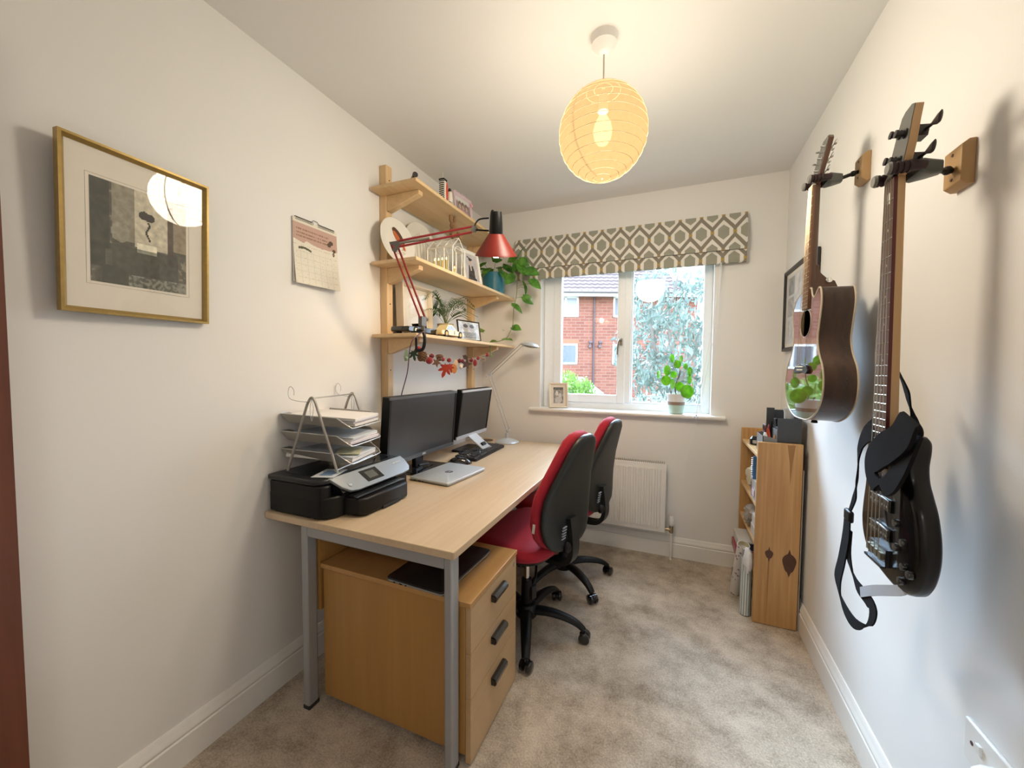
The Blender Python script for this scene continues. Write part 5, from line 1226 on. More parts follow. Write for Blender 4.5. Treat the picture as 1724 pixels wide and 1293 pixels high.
hangp = [(.387, 2.72, 2.151), (.315, 2.70, 2.085), (.432, 2.66, 2.043), (.363, 2.66, 2.018), (.419, 2.66, 1.987), (.492, 2.66, 1.969), (.329, 2.62, 1.918), (.515, 2.68, 1.883), (.416, 2.72, 1.867), (.444, 2.72, 1.781), (.362, 2.72, 1.723), (.350, 2.72, 1.580)]
szs = [.100, .072, .085, .085, .095, .110, .09, .095, .10, .09, .10, .08]
dirs_ = [(0, -1.1), (2.8, .3), (0, .5), (2.5, .6), (.3, .8), (.1, .2), (3.0, .6), (.3, .5), (1.2, 1.0), (.1, .6), (.6, .5), (-.3, .2)]
rr = random.Random(11)
stem_pts = [(.22, 2.67, 1.985), (.30, 2.68, 2.03), (.36, 2.69, 2.00), (.366, 2.70, 1.971), (.360, 2.70, 1.898), (.356, 2.70, 1.818), (.335, 2.70, 1.729), (.331, 2.70, 1.648), (.326, 2.70, 1.592), (.301, 2.70, 1.543), (.275, 2.69, 1.500), (.21, 2.66, 1.475)]
base = Vector(ph.location)
mb = MB(); mb.tube([p - base for p in catmull(stem_pts, 5)], .0028, 6)
def nearest(p): return min(catmull(stem_pts, 5), key=lambda q: (q - Vector(p)).length)
for p in hangp: q = nearest(p); mb.tube(catmull([q - base, (q + Vector(p)) / 2 - base + Vector((0, 0, .012)), Vector(p) - base + Vector((0, 0, .0))], 4), .0014, 5)
for k in range(11):
    a = k * 2 * pi / 11; e = Vector((.075 * cos(a), .06 * sin(a), .20 + .035 * sin(k * 2.3)))
    mb.tube(catmull([(.02 * cos(a), .02 * sin(a), .14), (.05 * cos(a), .045 * sin(a), .19), e], 4), .0016, 5)
part('stem', mb, M_STEM, ph)
for p, s, (yw, pt_) in zip(hangp, szs, dirs_):
    mb = MB(); v = Vector(p) - base
    dx = Vector((cos(yw) * cos(pt_), sin(yw) * cos(pt_), -sin(pt_))) * s * .5
    leaf_blade(mb, v - dx, s, yw, pt_, rr.uniform(-.3, .3) + (1.0 if abs(pt_) < .9 else .5), aspect=.80); part('leaf', mb, M_POTHOS, ph, angle=60)
for k in range(11):
    a = k * 2 * pi / 11; mb = MB(); e = Vector((.075 * cos(a), .06 * sin(a), .20 + .035 * sin(k * 2.3)))
    leaf_blade(mb, e, rr.uniform(.075, .105), a + rr.uniform(-.4, .4), rr.uniform(-.2, .7), rr.uniform(-.5, .5), aspect=.8); part('leaf', mb, M_POTHOS, ph, angle=60)
for p, s, yw, pt_ in (((.16, 2.53, 1.545), .115, -2.4, -.1), ((.275, 2.64, 1.560), .06, 1.9, -.2), ((.262, 2.66, 1.492), .06, .2, -.1), ((.225, 2.62, 1.480), .055, 2.9, 0), ((.30, 2.67, 1.495), .05, -.3, .1)):
    mb = MB(); leaf_blade(mb, Vector(p) - base, s, yw, pt_, .5, aspect=.55); part('leaf', mb, leaf_mat('young_pothos_leaf', (.12, .30, .05), (.30, .46, .12), 20, .3, .3), ph, angle=60)
mb = MB(); mb.tube(catmull([Vector(q) - base for q in ((.26, 2.46, 1.437), (.262, 2.462, 1.40), (.262, 2.465, 1.375), (.268, 2.475, 1.36))], 5), .003, 6); mb.tube([Vector((.262, 2.465, 1.38)) - base, Vector((.268, 2.450, 1.36)) - base], .003, 6); part('stem_tip', mb, MATS['young_pothos_leaf'], ph)
# lowest board: cars
def toy_car(label, loc, rz, Lc, Wc, Hc, body_m, hub_m, open_top, number):
    t = thing('toy_car', label, 'toy car', loc, (0, 0, rz), group='model cars on the lowest wall shelf')
    k = Lc / 2; wr = Hc * .27
    low = [(-k, .25), (-k * .97, .50), (-k * .55, .56), (k * .45, .55), (k * .94, .44), (k, .28), (k * .96, .16), (-k * .96, .16)]
    mb = MB()
    R = []
    for f, yy in ((.93, -1), (1, -.86), (1, .86), (.93, 1)): R.append([Vector((a * (.985 if abs(yy) == 1 else 1), yy * Wc / 2, (z * f + (1 - f) * .3) * Hc)) for a, z in low])
    mb.rings(R)
    bd = part('body', mb, body_m, t, bevel=.0015)
    if not open_top:
        cab = [(-k * .62, .54), (-k * .34, .97), (k * .02, 1.0), (k * .38, .54)]
        mb = MB(); mb.rings([[Vector((a, yy * Wc / 2 * f, z * Hc)) for (a, z), f in zip(cab, (.92, .74, .74, .92))] for yy in (-1, 1)]); part('cabin', mb, body_m, t, bevel=.001)
        mb = MB()
        for yy in (-1, 1):
            for q in ([(-k * .48, .60), (-k * .31, .90), (-k * .17, .92), (-k * .17, .60)], [(-k * .12, .60), (-k * .12, .92), (k * .0, .92), (k * .22, .60)]):
                mb.rings([[Vector((a, yy * (Wc / 2 * (.92 - .18 * (z - .54) / .46) + o_), z * Hc)) for a, z in q] for o_ in (-.002, .0008)])
        part('side_windows', mb, M_BLACKG, t)
    else:
        mb = MB(); mb.rings([[Vector((a, yy, z)) for a, z in ((k * .10, Hc * .55), (k * .02, Hc * .9), (k * .04, Hc * .9), (k * .13, Hc * .55))] for yy in (-Wc * .4, Wc * .4)]); part('windscreen', mb, M_BLACKG, t)
        mb = MB(); mb.box(-k * .3, k * .02, -Wc * .36, Wc * .36, Hc * .50, Hc * .62); part('seats', mb, M_BLACK, t, bevel=.002)
    for sx in (-.60, .62):
        for sy in (-1, 1):
            wh = part('wheel', MB().cyl((k * sx, sy * (Wc / 2 - .010), wr + .0005), (k * sx, sy * (Wc / 2 + .001), wr + .0005), wr, seg=24), M_RUBBER, t)
            part('hub', MB().cyl((k * sx, sy * (Wc / 2), wr + .0005), (k * sx, sy * (Wc / 2 + .002), wr + .0005), wr * .55, seg=20), hub_m, wh)
    if number: text_part('number', number, Hc * .34, M_BLACK, bd, Matrix.Translation((k * .08, -Wc / 2 - .0006, Hc * .37)) @ Matrix.Rotation(radians(90), 4, 'X'), .0002, bold=.0004)
    return t
toy_car('black open-topped model car at the near end of the lowest shelf', (.175, 1.745, Z3), radians(90), .310, .110, .072, M_BLACKG, mat('cream_hub', (.72, .66, .50), .4), True, '')
toy_car('cream rally model car with black number and yellow wheel hub on the lowest shelf', (.232, 1.950, Z3), radians(88), .235, .080, .074, mat('cream_car_paint', (.74, .62, .34), .3, coat=.4), mat('yellow_hub', (.66, .44, .06), .4), False, '5')
toy_car('small plain pale cream model car behind the numbered cream car', (.150, 1.965, Z3), radians(90), .130, .05, .040, mat('pale_cream_paint', (.72, .64, .44), .35), M_WHITE, False, '')
# asparagus fern
fe = thing('asparagus_fern', 'feathery fern in a pale pot on the lowest wall shelf', 'potted plant', (.115, 2.110, Z3))
part('pot', MB().lathe([(.035, .0005), (.038, .003), (.050, .095), (.052, .10), (.047, .10), (.045, .09)], (0, 0, 0), 32), mat('sandy_glaze', (.58, .48, .30), .45, var=.1), fe)
part('soil', MB().lathe([(.046, .088), (.001, .092)], (0, 0, 0), 20), MATS['dark_soil'], fe)
rr = random.Random(31); mbs = MB(); M_FERN = leaf_mat('fern_green', (.055, .14, .035), (.12, .24, .07), 30, .3, .5)
for k in range(26):
    a = k * 2.4 + .3; ln = rr.uniform(.14, .215); rise = rr.uniform(.02, .15)
    if cos(a) < -.55: ln *= .45
    P = catmull([(.0, 0, .09), (.25 * ln * cos(a), .25 * ln * sin(a), .11 + rise * .7), (.65 * ln * cos(a), .65 * ln * sin(a), .13 + rise), (ln * cos(a), ln * sin(a), .115 + rise * .8)], 6)
    mbs.tube(P, .0011, 4); mb = MB(); side = Vector((-sin(a), cos(a), 0))
    for i in range(7, len(P)):
        f = 1 - abs((i - 12) / 9)
        for sg in (-1, 1):
            e = P[i] + side * sg * .038 * max(.2, f) + (P[i] - P[i - 1]).normalized() * .014 + Vector((0, 0, .002))
            for j in range(4):
                q = P[i].lerp(e, (j + 1) / 4); d_ = (e - P[i]).normalized() * .007; u_2 = Vector((0, 0, .0045)).cross(d_).normalized() * .0035
                mb.quad(q - d_, q + u_2, q + d_ * 1.2, q - u_2)
    part('frond', mb, M_FERN, fe, smooth=False)
part('stem', mbs, M_STEM, fe)
# ------------------------------------------------------------------ garland
GAR = [(.26, 1.536, 1.337), (.26, 1.59, 1.355), (.26, 1.63, 1.379), (.26, 1.663, 1.342), (.26, 1.746, 1.346), (.26, 1.724, 1.322), (.26, 1.821, 1.33), (.26, 1.855, 1.331), (.26, 1.884, 1.284), (.26, 1.919, 1.327), (.26, 1.924, 1.292), (.26, 1.977, 1.278), (.26, 1.992, 1.312), (.26, 2.036, 1.325), (.26, 2.071, 1.324), (.26, 2.053, 1.291), (.26, 2.12, 1.305), (.26, 2.108, 1.345), (.26, 2.182, 1.331), (.26, 2.233, 1.315), (.26, 2.274, 1.346), (.26, 2.344, 1.344), (.26, 2.41, 1.372)]
ga = thing('autumn_garland', 'string of felt berries, leaves and cones hanging under the lowest wall shelf', 'garland', (.26, 1.95, 1.28))
g0 = Vector(ga.location)
mb = MB(); mb.tube([Vector(p) - g0 for p in catmull([(.262, 1.560, 1.368), (.26, 1.63, 1.372), (.26, 1.73, 1.352), (.26, 1.855, 1.338), (.26, 1.99, 1.332), (.26, 2.12, 1.335), (.26, 2.27, 1.348), (.26, 2.41, 1.375), (.245, 2.585, 1.405)], 6)], .0013, 5)
part('string', mb, mat('twine', (.42, .33, .22), .8), ga)
M_BERRY = mat('felt_berry_red', (.24, .012, .018), .9, sheen=.3); M_BERRD = mat('felt_berry_dark', (.12, .010, .018), .9)
def maple(size, ang):
    pts = []
    lobes = [(0, 1.0), (50, .78), (100, .62), (150, .42), (210, .42), (260, .62), (310, .78)]
    for i, (d_, r_) in enumerate(lobes):
        nx_ = lobes[(i + 1) % 7]; d2 = nx_[0] if nx_[0] > d_ else nx_[0] + 360
        for dd_, rr_ in ((-14, r_ * .68), (-9, r_ * .80), (0, r_), (9, r_ * .80), (14, r_ * .68), ((d2 - d_) / 2, .34)):
            a = radians(d_ + dd_) + ang; pts.append((size * rr_ * sin(a), -size * rr_ * cos(a)))
    return pts
def gpart(name, mb, m_, c, yaw=.6): 
    mb.bm.transform(Matrix.Translation(Vector(c) - g0) @ Matrix.Rotation(yaw, 4, 'Z')); return part(name, mb, m_, ga)
gp_ = lambda i: GAR[i]
for i, r_ in ((2, .014), (4, .013), (5, .019), (7, .012), (9, .013), (13, .013), (14, .012), (18, .012), (20, .012), (22, .013)):
    gpart('berry', MB().ball((0, 0, 0), r_, 16), M_BERRY if i in (2, 5, 7, 9, 22, 20) else M_BERRD, gp_(i))
gpart('berry', MB().ball((0, 0, 0), (.014, .014, .022), 16), M_BERRY, gp_(19))
mb = MB()
for k in range(46):
    z = -.024 + k * .00105; a = k * 2.4; r_ = .022 * sqrt(max(.05, 1 - (z / .028) ** 2)); mb.ball((r_ * cos(a), r_ * sin(a), z), (.0065, .0065, .0035), 6)
mb.ball((0, 0, 0), (.018, .018, .024), 12); gpart('pine_cone', mb, mat('cone_brown', (.17, .085, .04), .8, var=.3, vscale=60), gp_(3))
def flat(pts, t=.003): return MB().prism(pts, -t / 2, t / 2, plane='xz')
gpart('maple_leaf', flat(maple(.040, .2)), mat('dark_green_felt', (.012, .035, .02), .9), gp_(1))
gpart('maple_leaf', flat(maple(.062, -.35)), mat('rust_red_felt', (.26, .022, .010), .9), gp_(8), .75)
gpart('maple_leaf', flat(maple(.042, .35)), MATS['rust_red_felt'], gp_(10), 1.0)
mb = MB(); mb.ball((0, 0, -.006), (.017, .017, .014), 14); gpart('acorn', mb, mat('acorn_brown', (.12, .06, .035), .7), (gp_(6)[0], gp_(6)[1], gp_(6)[2] + .010)); gpart('acorn_cap', MB().ball((0, 0, 0), (.022, .022, .012), 14), MATS['acorn_brown'], (gp_(6)[0], gp_(6)[1], gp_(6)[2] + .016))
gpart('star_leaf', flat([( .028 * (1 if k % 2 == 0 else .45) * sin(k * pi / 5 + .5), .028 * (1 if k % 2 == 0 else .45) * cos(k * pi / 5 + .5)) for k in range(10)]), MATS['acorn_brown'], (gp_(6)[0], gp_(6)[1] - .03, gp_(6)[2] - .018))
gpart('oak_leaf', flat([(-.004, .03), (.010, .02), (.016, 0), (.010, -.022), (0, -.03), (-.014, -.02), (-.02, 0)]), mat('amber_felt', (.46, .20, .06), .9), gp_(11))
gpart('oak_leaf', flat([(-.004, .022), (.012, .012), (.013, -.008), (0, -.02), (-.012, -.006)]), mat('beige_felt', (.60, .44, .30), .9), gp_(12))
gpart('felt_drop', MB().ball((0, 0, 0), (.012, .012, .015), 12), mat('cream_felt', (.74, .64, .54), .9), gp_(15))
gpart('star_leaf', flat([(.038 * (1 if k % 2 == 0 else .4) * sin(k * pi / 5 + .2), .038 * (1 if k % 2 == 0 else .4) * cos(k * pi / 5 + .2)) for k in range(10)]), mat('dark_brown_felt', (.05, .03, .028), .9), gp_(16))
gpart('oak_leaf', flat([(-.018, .014), (.0, .018), (.016, .004), (.008, -.014), (-.012, -.008)]), MATS['dark_brown_felt'], gp_(17))
mb = MB(); mb.tube([(.017 * cos(a), 0, .013 * sin(a) - .006) for a in [2 * pi * k / 16 for k in range(16)]], .0025, 6, loop=True, cap=False); mb.ball((0, 0, .004), (.017, .012, .006), 10); gpart('acorn_cup', mb, mat('pale_acorn', (.34, .26, .16), .7), gp_(21))
mb = MB(); mb.prism([(-.006, .035), (.004, .035), (.010, 0), (.006, -.02), (-.008, -.022), (-.013, 0)], -.003, .003, plane='xz'); mb.ball((0, -.004, -.008), (.008, .004, .008), 10); gpart('green_clip', mb, mat('sage_clip', (.22, .30, .20), .5), gp_(0)); 

# ================================================================== SILL PLANT
M_PILEA = leaf_mat('pilea_leaf', (.16, .40, .03), (.30, .58, .06), 30, .5, .3)
pi_ = thing('pilea_plant', 'round-leaved bright green plant in a white, brown and mint pot on the window sill', 'potted plant', (1.463, 2.866, .9835))
part('pot', MB().lathe([(.044, .0005), (.047, .003), (.0535, .058)], (0, 0, 0), 40, cap=False), mat('mint_glaze', (.50, .68, .60), .35), pi_)
part('pot_band', MB().lathe([(.0535, .058), (.0555, .080)], (0, 0, 0), 40, cap=False), mat('brown_band', (.30, .22, .17), .5), pi_)
part('pot_rim', MB().lathe([(.0555, .080), (.061, .128), (.0625, .132), (.058, .132), (.052, .115), (.05, .06)], (0, 0, 0), 40, cap=False), mat('white_glaze', (.80, .78, .76), .35), pi_)
part('soil', MB().lathe([(.055, .120), (.001, .125)], (0, 0, 0), 20), MATS['dark_soil'], pi_)
trunk = catmull([(0, 0, .12), (-.008, 0, .16), (-.002, 0, .21), (.012, 0, .25), (.020, 0, .29)], 5)
mb = MB(); mb.tube(trunk, .0035, 8); mb.tube([(-.03, 0, .12), (-.038, -.004, .15), (-.03, .0, .14)], .003, 6); part('stem', mb, mat('pilea_stem', (.10, .06, .04), .7), pi_)
LV = [(-.058, -.02, .290, .032, .55), (-.036, -.01, .372, .026, 1.2), (.028, 0, .368, .022, 1.3), (.0, -.03, .332, .024, .4), (-.112, 0, .262, .026, 1.45), (-.066, -.03, .222, .030, .2), (-.022, -.03, .200, .031, .95), (-.022, .01, .262, .022, .6), (.082, -.01, .285, .026, 1.35), (.074, -.02, .232, .029, .7), (.064, -.045, .152, .040, .12), (.016, -.035, .184, .028, .3), (.056, .0, .318, .020, 1.2), (.10, .02, .20, .024, 1.0)]
for i, (x, y, z, r_, tl_) in enumerate(LV):
    r_ *= 1.07
    mb = MB(); m_ = Matrix.Translation((x, y, z)) @ Matrix.Rotation(math.atan2(x, .08) * .5 + (tl_ if i % 2 else -tl_), 4, 'Z') @ Matrix.Rotation(radians(-14), 4, 'Y')
    mb.rings([[m_ @ Vector((r_ * f * cos(q), yy - .004 * f * f, r_ * f * sin(q) * 1.06)) for q in [2 * pi * k / 22 for k in range(22)]] for f, yy in ((.05, .0), (.55, -.001), (1.0, .0), (.98, .0012), (.5, .0008))]); lf = part('leaf', mb, M_PILEA, pi_, angle=60)
    q = min(trunk, key=lambda v: abs(v.z - (z - .02))); st = catmull([q, (q + Vector((x, y, z))) / 2 + Vector((0, .004, .006)), Vector((x, y + .002, z))], 4)
    part('leaf_stalk', MB().tube(st, .0011, 5), mat('pale_stalk', (.38, .45, .16), .5), pi_)

# ================================================================== BOOKCASE CONTENTS
fh = thing('desk_organiser', 'dark grey desk organiser holding pens on top of the pine bookcase', 'organiser', (1.945, 2.36, .858))
M_ORG = mat('dark_grey_plastic', (.045, .047, .05), .38)
o0 = Vector(fh.location)
def ob(mb, x0, x1, y0, y1, z0, z1): mb.box(x0 - o0.x, x1 - o0.x, y0 - o0.y, y1 - o0.y, z0 - o0.z, z1 - o0.z)
mb = MB(); ob(mb, 1.866, 2.028, 2.290, 2.440, .8585, .8615); ob(mb, 1.866, 1.869, 2.290, 2.440, .8615, .950); ob(mb, 1.925, 1.928, 2.292, 2.438, .8615, .985)
mb.prism([(1.866 - o0.x, .0035), (1.928 - o0.x, .0035), (1.928 - o0.x, .082), (1.866 - o0.x, .097)], 2.290 - o0.y, 2.293 - o0.y, plane='xz')
mb.prism([(1.866 - o0.x, .0035), (1.928 - o0.x, .0035), (1.928 - o0.x, .11), (1.866 - o0.x, .092)], 2.437 - o0.y, 2.440 - o0.y, plane='xz')
part('pen_tray', mb, mat('smoke_grey_plastic', (.20, .20, .20), .35), fh)
mb = MB(); ob(mb, 1.928, 2.028, 2.290, 2.293, .8615, 1.045); ob(mb, 1.928, 2.028, 2.437, 2.440, .8615, 1.075); ob(mb, 2.025, 2.028, 2.293, 2.437, .8615, 1.06); ob(mb, 1.928, 1.931, 2.293, 2.437, .8615, 1.0); ob(mb, 1.905, 1.940, 2.425, 2.437, .95, 1.085)
part('file_section', mb, M_ORG, fh, bevel=.001)
def pen(nm, lab, cat, x, y, lean, h, r, m_, gr='pens and tools in the desk organiser'):
    o = single(nm, MB().tube([(x, y, .864), (x + lean[0], y + lean[1], .864 + h * .85), (x + lean[0] * 1.2, y + lean[1] * 1.2, .864 + h)], [r, r, r * .6], 10), m_, lab, cat, (x, y, .864), group=gr)
pen('pen', 'orange-red pen leaning in the desk organiser, nearest the front', 'pen', 1.915, 2.330, (-.012, .02), .118, .0055, mat('orange_red', (.70, .10, .03), .4))
pen('pen', 'second orange-red pen in the desk organiser, behind the first', 'pen', 1.910, 2.352, (-.014, .012), .122, .0055, MATS['orange_red'])
pen('marker_pen', 'white capped marker in the desk organiser', 'pen', 1.892, 2.335, (-.008, -.006), .100, .0095, M_WHITE)
pen('pen', 'dark red pen in the desk organiser', 'pen', 1.898, 2.372, (.012, .02), .135, .006, mat('dark_red', (.25, .02, .03), .4))
pen('pen', 'tall black pen in the desk organiser', 'pen', 1.917, 2.395, (.004, -.006), .155, .006, M_BLACK)
pen('pencil', 'tan pencil in the desk organiser', 'pencil', 1.920, 2.306, (.0, .004), .095, .005, mat('tan_pencil', (.60, .34, .18), .5))
sc2 = thing('scissors', 'black-handled scissors standing in the desk organiser', 'scissors', (1.885, 2.36, .864))
mb = MB(); 
for sg in (-1, 1): mb.tube([(.0, sg * .016 + .018 * cos(a) * .8, .118 + .02 * sin(a)) for a in [2 * pi * k / 14 for k in range(14)]], .0035, 6, loop=True, cap=False)
part('handle', mb, mat('maroon_black_plastic', (.06, .012, .02), .35), sc2); part('blade', MB().box(-.002, .002, -.008, .008, .0, .10), M_CHROME, sc2)
cal_ = thing('calculator', 'black remote control standing in the desk organiser', 'remote control', (1.948, 2.345, .8645), (radians(0), radians(-6), 0))
part('case', MB().box(-.006, .006, -.02, .02, .0, .175), M_BLACK, cal_, bevel=.003); 
cal_.name = 'remote_control'
single('glass_jar', MB().lathe([(.018, .0), (.020, .003), (.022, .08), (.026, .10), (.024, .10), (.018, .07)], (1.985, 2.34, .9), 20), mat('dusty_clear_plastic', (.45, .46, .45), .2), 'small clear plastic beaker in the organiser file section', 'beaker', (1.985, 2.34, .8645)).location.z = .955
jar = thing('black_tin', 'small round black tin with white label on the pine bookcase', 'tin', (1.880, 2.575, .858))
part('tin', MB().lathe([(.024, .0005), (.026, .003), (.026, .034), (.020, .040), (.014, .048), (.001, .050)], (0, 0, 0), 28), M_BLACKG, jar)
part('tin_label', MB().cbox((-.004, -.0262, .019), (.022, .0012, .018)), mat('grey_label', (.45, .45, .45), .5), jar)
# second shelf
nb_ = thing('spiral_notebook', 'blue patterned spiral notebook on the upper shelf of the pine bookcase', 'notebook', (1.90, 2.345, .7155))
part('cover', MB().box(-.062, .06, -.006, .006, .0, .118), mat('blue_pattern_cover', (.035, .13, .30), .45, var=.7, vscale=45), nb_)
mb = MB()
for k in range(11): mb.tube([(-.064 + .005 * cos(a), .007 * sin(a), .006 + k * .0105) for a in [2 * pi * q / 10 for q in range(10)]], .0011, 4, loop=True, cap=False)
part('spiral', mb, M_CHROME, nb_)
cb = thing('clear_storage_box', 'clear plastic box packed with papers on the pine bookcase shelf', 'box', (1.90, 2.350, .6005))
mb = MB(); mb.rings([[Vector((a * f, b_ * f, z)) for a, b_ in rrect(.115, .125, .01, 3)] for z, f in ((.001, .93), (.112, 1.0), (.114, 1.02))]); part('box', mb, mat('milky_plastic', (.62, .64, .66), .25, coat=.3), cb, bevel=.001)
part('label', MB().box(-.0595, -.0575, -.03, .03, .025, .06), mat('pink_label', (.62, .48, .50), .6), cb)
single('dark_blue_book', MB().box(1.850, 1.975, 2.420, 2.455, .6005, .765), mat('navy_pattern_cover', (.03, .04, .10), .5, var=.6, vscale=60), 'dark blue patterned book standing behind the clear box', 'book', (1.91, 2.44, .6005))
mb = MB(); R = []
rr = random.Random(8)
def crumple(c, rad, seed, n1=10, n2=16):
    R = []
    for i in range(n1 + 1):
        a = -pi / 2 + pi * i / n1; row = []
        for k in range(n2):
            q = 2 * pi * k / n2; d_ = Vector((cos(a) * cos(q), cos(a) * sin(q), sin(a))); f = 1 + .34 * nz(d_.x * 2.6 + seed, d_.y * 2.6, d_.z * 2.6) + .12 * nz(d_.x * 8, d_.y * 8 + seed, d_.z * 8)
            row.append(Vector(c) + Vector((d_.x * rad[0] * f, d_.y * rad[1] * f, max(-rad[2] * .96, d_.z * rad[2] * f))))
        R.append(row)
    return MB().rings(R)
single('yarn_bundle', crumple((1.90, 2.60, .672), (.055, .07, .068), 2), mat('cream_yarn', (.58, .52, .36), .9, bump=.6, bscale=300), 'cream woolly bundle at the far end of the upper bookcase shelf', 'yarn', (1.90, 2.60, .6065))
single('white_book_box', MB().box(1.852, 1.99, 2.315, 2.44, .4005, .455).box(1.856, 1.99, 2.318, 2.437, .455, .505), mat('off_white_card', (.66, .60, .54), .6), 'off-white cardboard box on the lower bookcase shelf', 'box', (1.92, 2.37, .4005))
single('plastic_bag', crumple((1.895, 2.52, .462), (.062, .075, .064), 6, 14, 22), mat('grey_brown_film', (.26, .22, .18), .2, var=.4, vscale=40, coat=.6), 'crumpled grey-brown plastic bag on the lower bookcase shelf', 'bag', (1.895, 2.52, .4005))
# bottom
single('red_tin_box', MB().box(1.795, 1.985, 2.49, 2.70, .2105, .262), mat('deep_red_tin', (.26, .02, .03), .35), 'flat dark red box under the navy one, low in the bookcase', 'box', (1.89, 2.6, .2105), bevel=.008)
nvb = thing('board_game_box', 'navy and white flat box on top of the dark red box', 'box', (1.895, 2.60, .2625))
part('box', MB().box(-.09, .09, -.10, .10, .001, .052), mat('white_card_edge', (.60, .58, .56), .5), nvb, bevel=.001)
part('navy_side', MB().box(-.085, .088, -.1012, -.0995, .006, .044), mat('navy_print', (.02, .03, .075), .4), nvb)
def roll(label, p0, p1, r, m_, inner, group='paper rolls by the pine bookcase'):
    d_ = (Vector(p1) - Vector(p0)); q = d_.to_track_quat('Z', 'Y').to_matrix().to_4x4(); ln = d_.length
    t = thing('paper_roll', label, 'paper roll', p0, (Matrix.Translation(p0) @ q).to_euler(), group)
    part('roll', MB().lathe([(r * .86, .004), (r, .0), (r, ln), (r * .9, ln), (r * .88, ln - .03), (r * .2, ln - .05)], (0, 0, 0), 28), m_, t)
    part('core', MB().lathe([(r * .885, ln - .04), (r * .885, ln - .0005)], (0, 0, 0), 24, cap=False), inner, t); return t
M_FLORAL = mat('floral_paper', (.70, .66, .64), .6)
nt = M_FLORAL.node_tree; b = nt.nodes['Principled BSDF']; vo = nt.nodes.new('ShaderNodeTexVoronoi'); vo.inputs['Scale'].default_value = 38; tc = nt.nodes.new('ShaderNodeTexCoord'); nt.links.new(tc.outputs['Object'], vo.inputs['Vector'])
r_ = nt.nodes.new('ShaderNodeValToRGB'); r_.color_ramp.elements[0].position = .16; r_.color_ramp.elements[0].color = (.20, .14, .18, 1); r_.color_ramp.elements[1].position = .27; r_.color_ramp.elements[1].color = (.70, .66, .63, 1); nt.links.new(vo.outputs['Distance'], r_.inputs[0]); nt.links.new(r_.outputs[0], b.inputs['Base Color'])
roll('white gift wrap roll with dark floral print, leaning against the bookcase', (1.800, 2.520, .004), (1.812, 2.375, .345), .030, M_FLORAL, mat('cream_core', (.62, .58, .38), .6))
M_STRIPE = mat('striped_paper', (.7, .7, .7), .6)
nt = M_STRIPE.node_tree; b = nt.nodes['Principled BSDF']; wv = nt.nodes.new('ShaderNodeTexGradient'); wv.gradient_type = 'RADIAL'; tc = nt.nodes.new('ShaderNodeTexCoord'); nt.links.new(tc.outputs['Object'], wv.inputs['Vector'])
ml = nt.nodes.new('ShaderNodeMath'); ml.operation = 'MULTIPLY'; ml.inputs[1].default_value = 14; nt.links.new(wv.outputs['Fac'], ml.inputs[0]); fr = nt.nodes.new('ShaderNodeMath'); fr.operation = 'FRACT'; nt.links.new(ml.outputs[0], fr.inputs[0])
r_ = nt.nodes.new('ShaderNodeValToRGB'); r_.color_ramp.interpolation = 'CONSTANT'; r_.color_ramp.elements[0].color = (.66, .68, .64, 1); r_.color_ramp.elements[1].position = .62; r_.color_ramp.elements[1].color = (.22, .30, .30, 1); nt.links.new(fr.outputs[0], r_.inputs[0]); nt.links.new(r_.outputs[0], b.inputs['Base Color'])
roll('grey and white striped paper roll standing upright next to the bookcase side', (1.818, 2.318, .004), (1.822, 2.325, .30), .026, M_STRIPE, MATS['cream_core'])
single('white_bag', crumple((1.822, 2.300, .298), (.024, .028, .066), 12, 14, 16), mat('white_film', (.74, .72, .72), .4), 'plain white wrapped bundle on the striped paper roll', 'bag', (1.822, 2.300, .232))
single('cardboard_tubes', MB().tube([(1.795, 2.60, .06), (1.98, 2.62, .06)], .032, 20).tube([(1.80, 2.665, .05), (1.98, 2.66, .05)], .03, 20), mat('khaki_card', (.32, .28, .20), .7), 'pair of dark khaki tube ends under the dark red box', 'tube', (1.89, 2.64, .02))

# ================================================================== SOCKET
so = thing('wall_socket', 'white wall socket with a plug low on the right wall', 'socket', (W, 1.055, .455), (0, 0, radians(-90)))
mb = MB(); mb.box(-.078, .078, -.010, -.0005, .0, .090); part('face_plate', mb, M_WHITE, so, bevel=.004)
mb = MB(); mb.cbox((-.028, -.0115, .055), (.013, .006, .020), rotm(radians(6), 0, 0)); part('switch', mb, M_WHITE, so, bevel=.001)
part('indicator', MB().cyl((-.052, -.0098, .048), (-.052, -.0106, .048), .0045, seg=14), mat('dark_indicator', (.06, .02, .04), .3), so)
pgm = MB(); pgm.rings([[Vector((a * f + .03, y, b_ * f + .035)) for a, b_ in rrect(.052, .05, .018, 4)] for y, f in ((-.0105, 1), (-.030, .96), (-.045, .70), (-.050, .5))]); part('plug', pgm, M_WHITE, so)
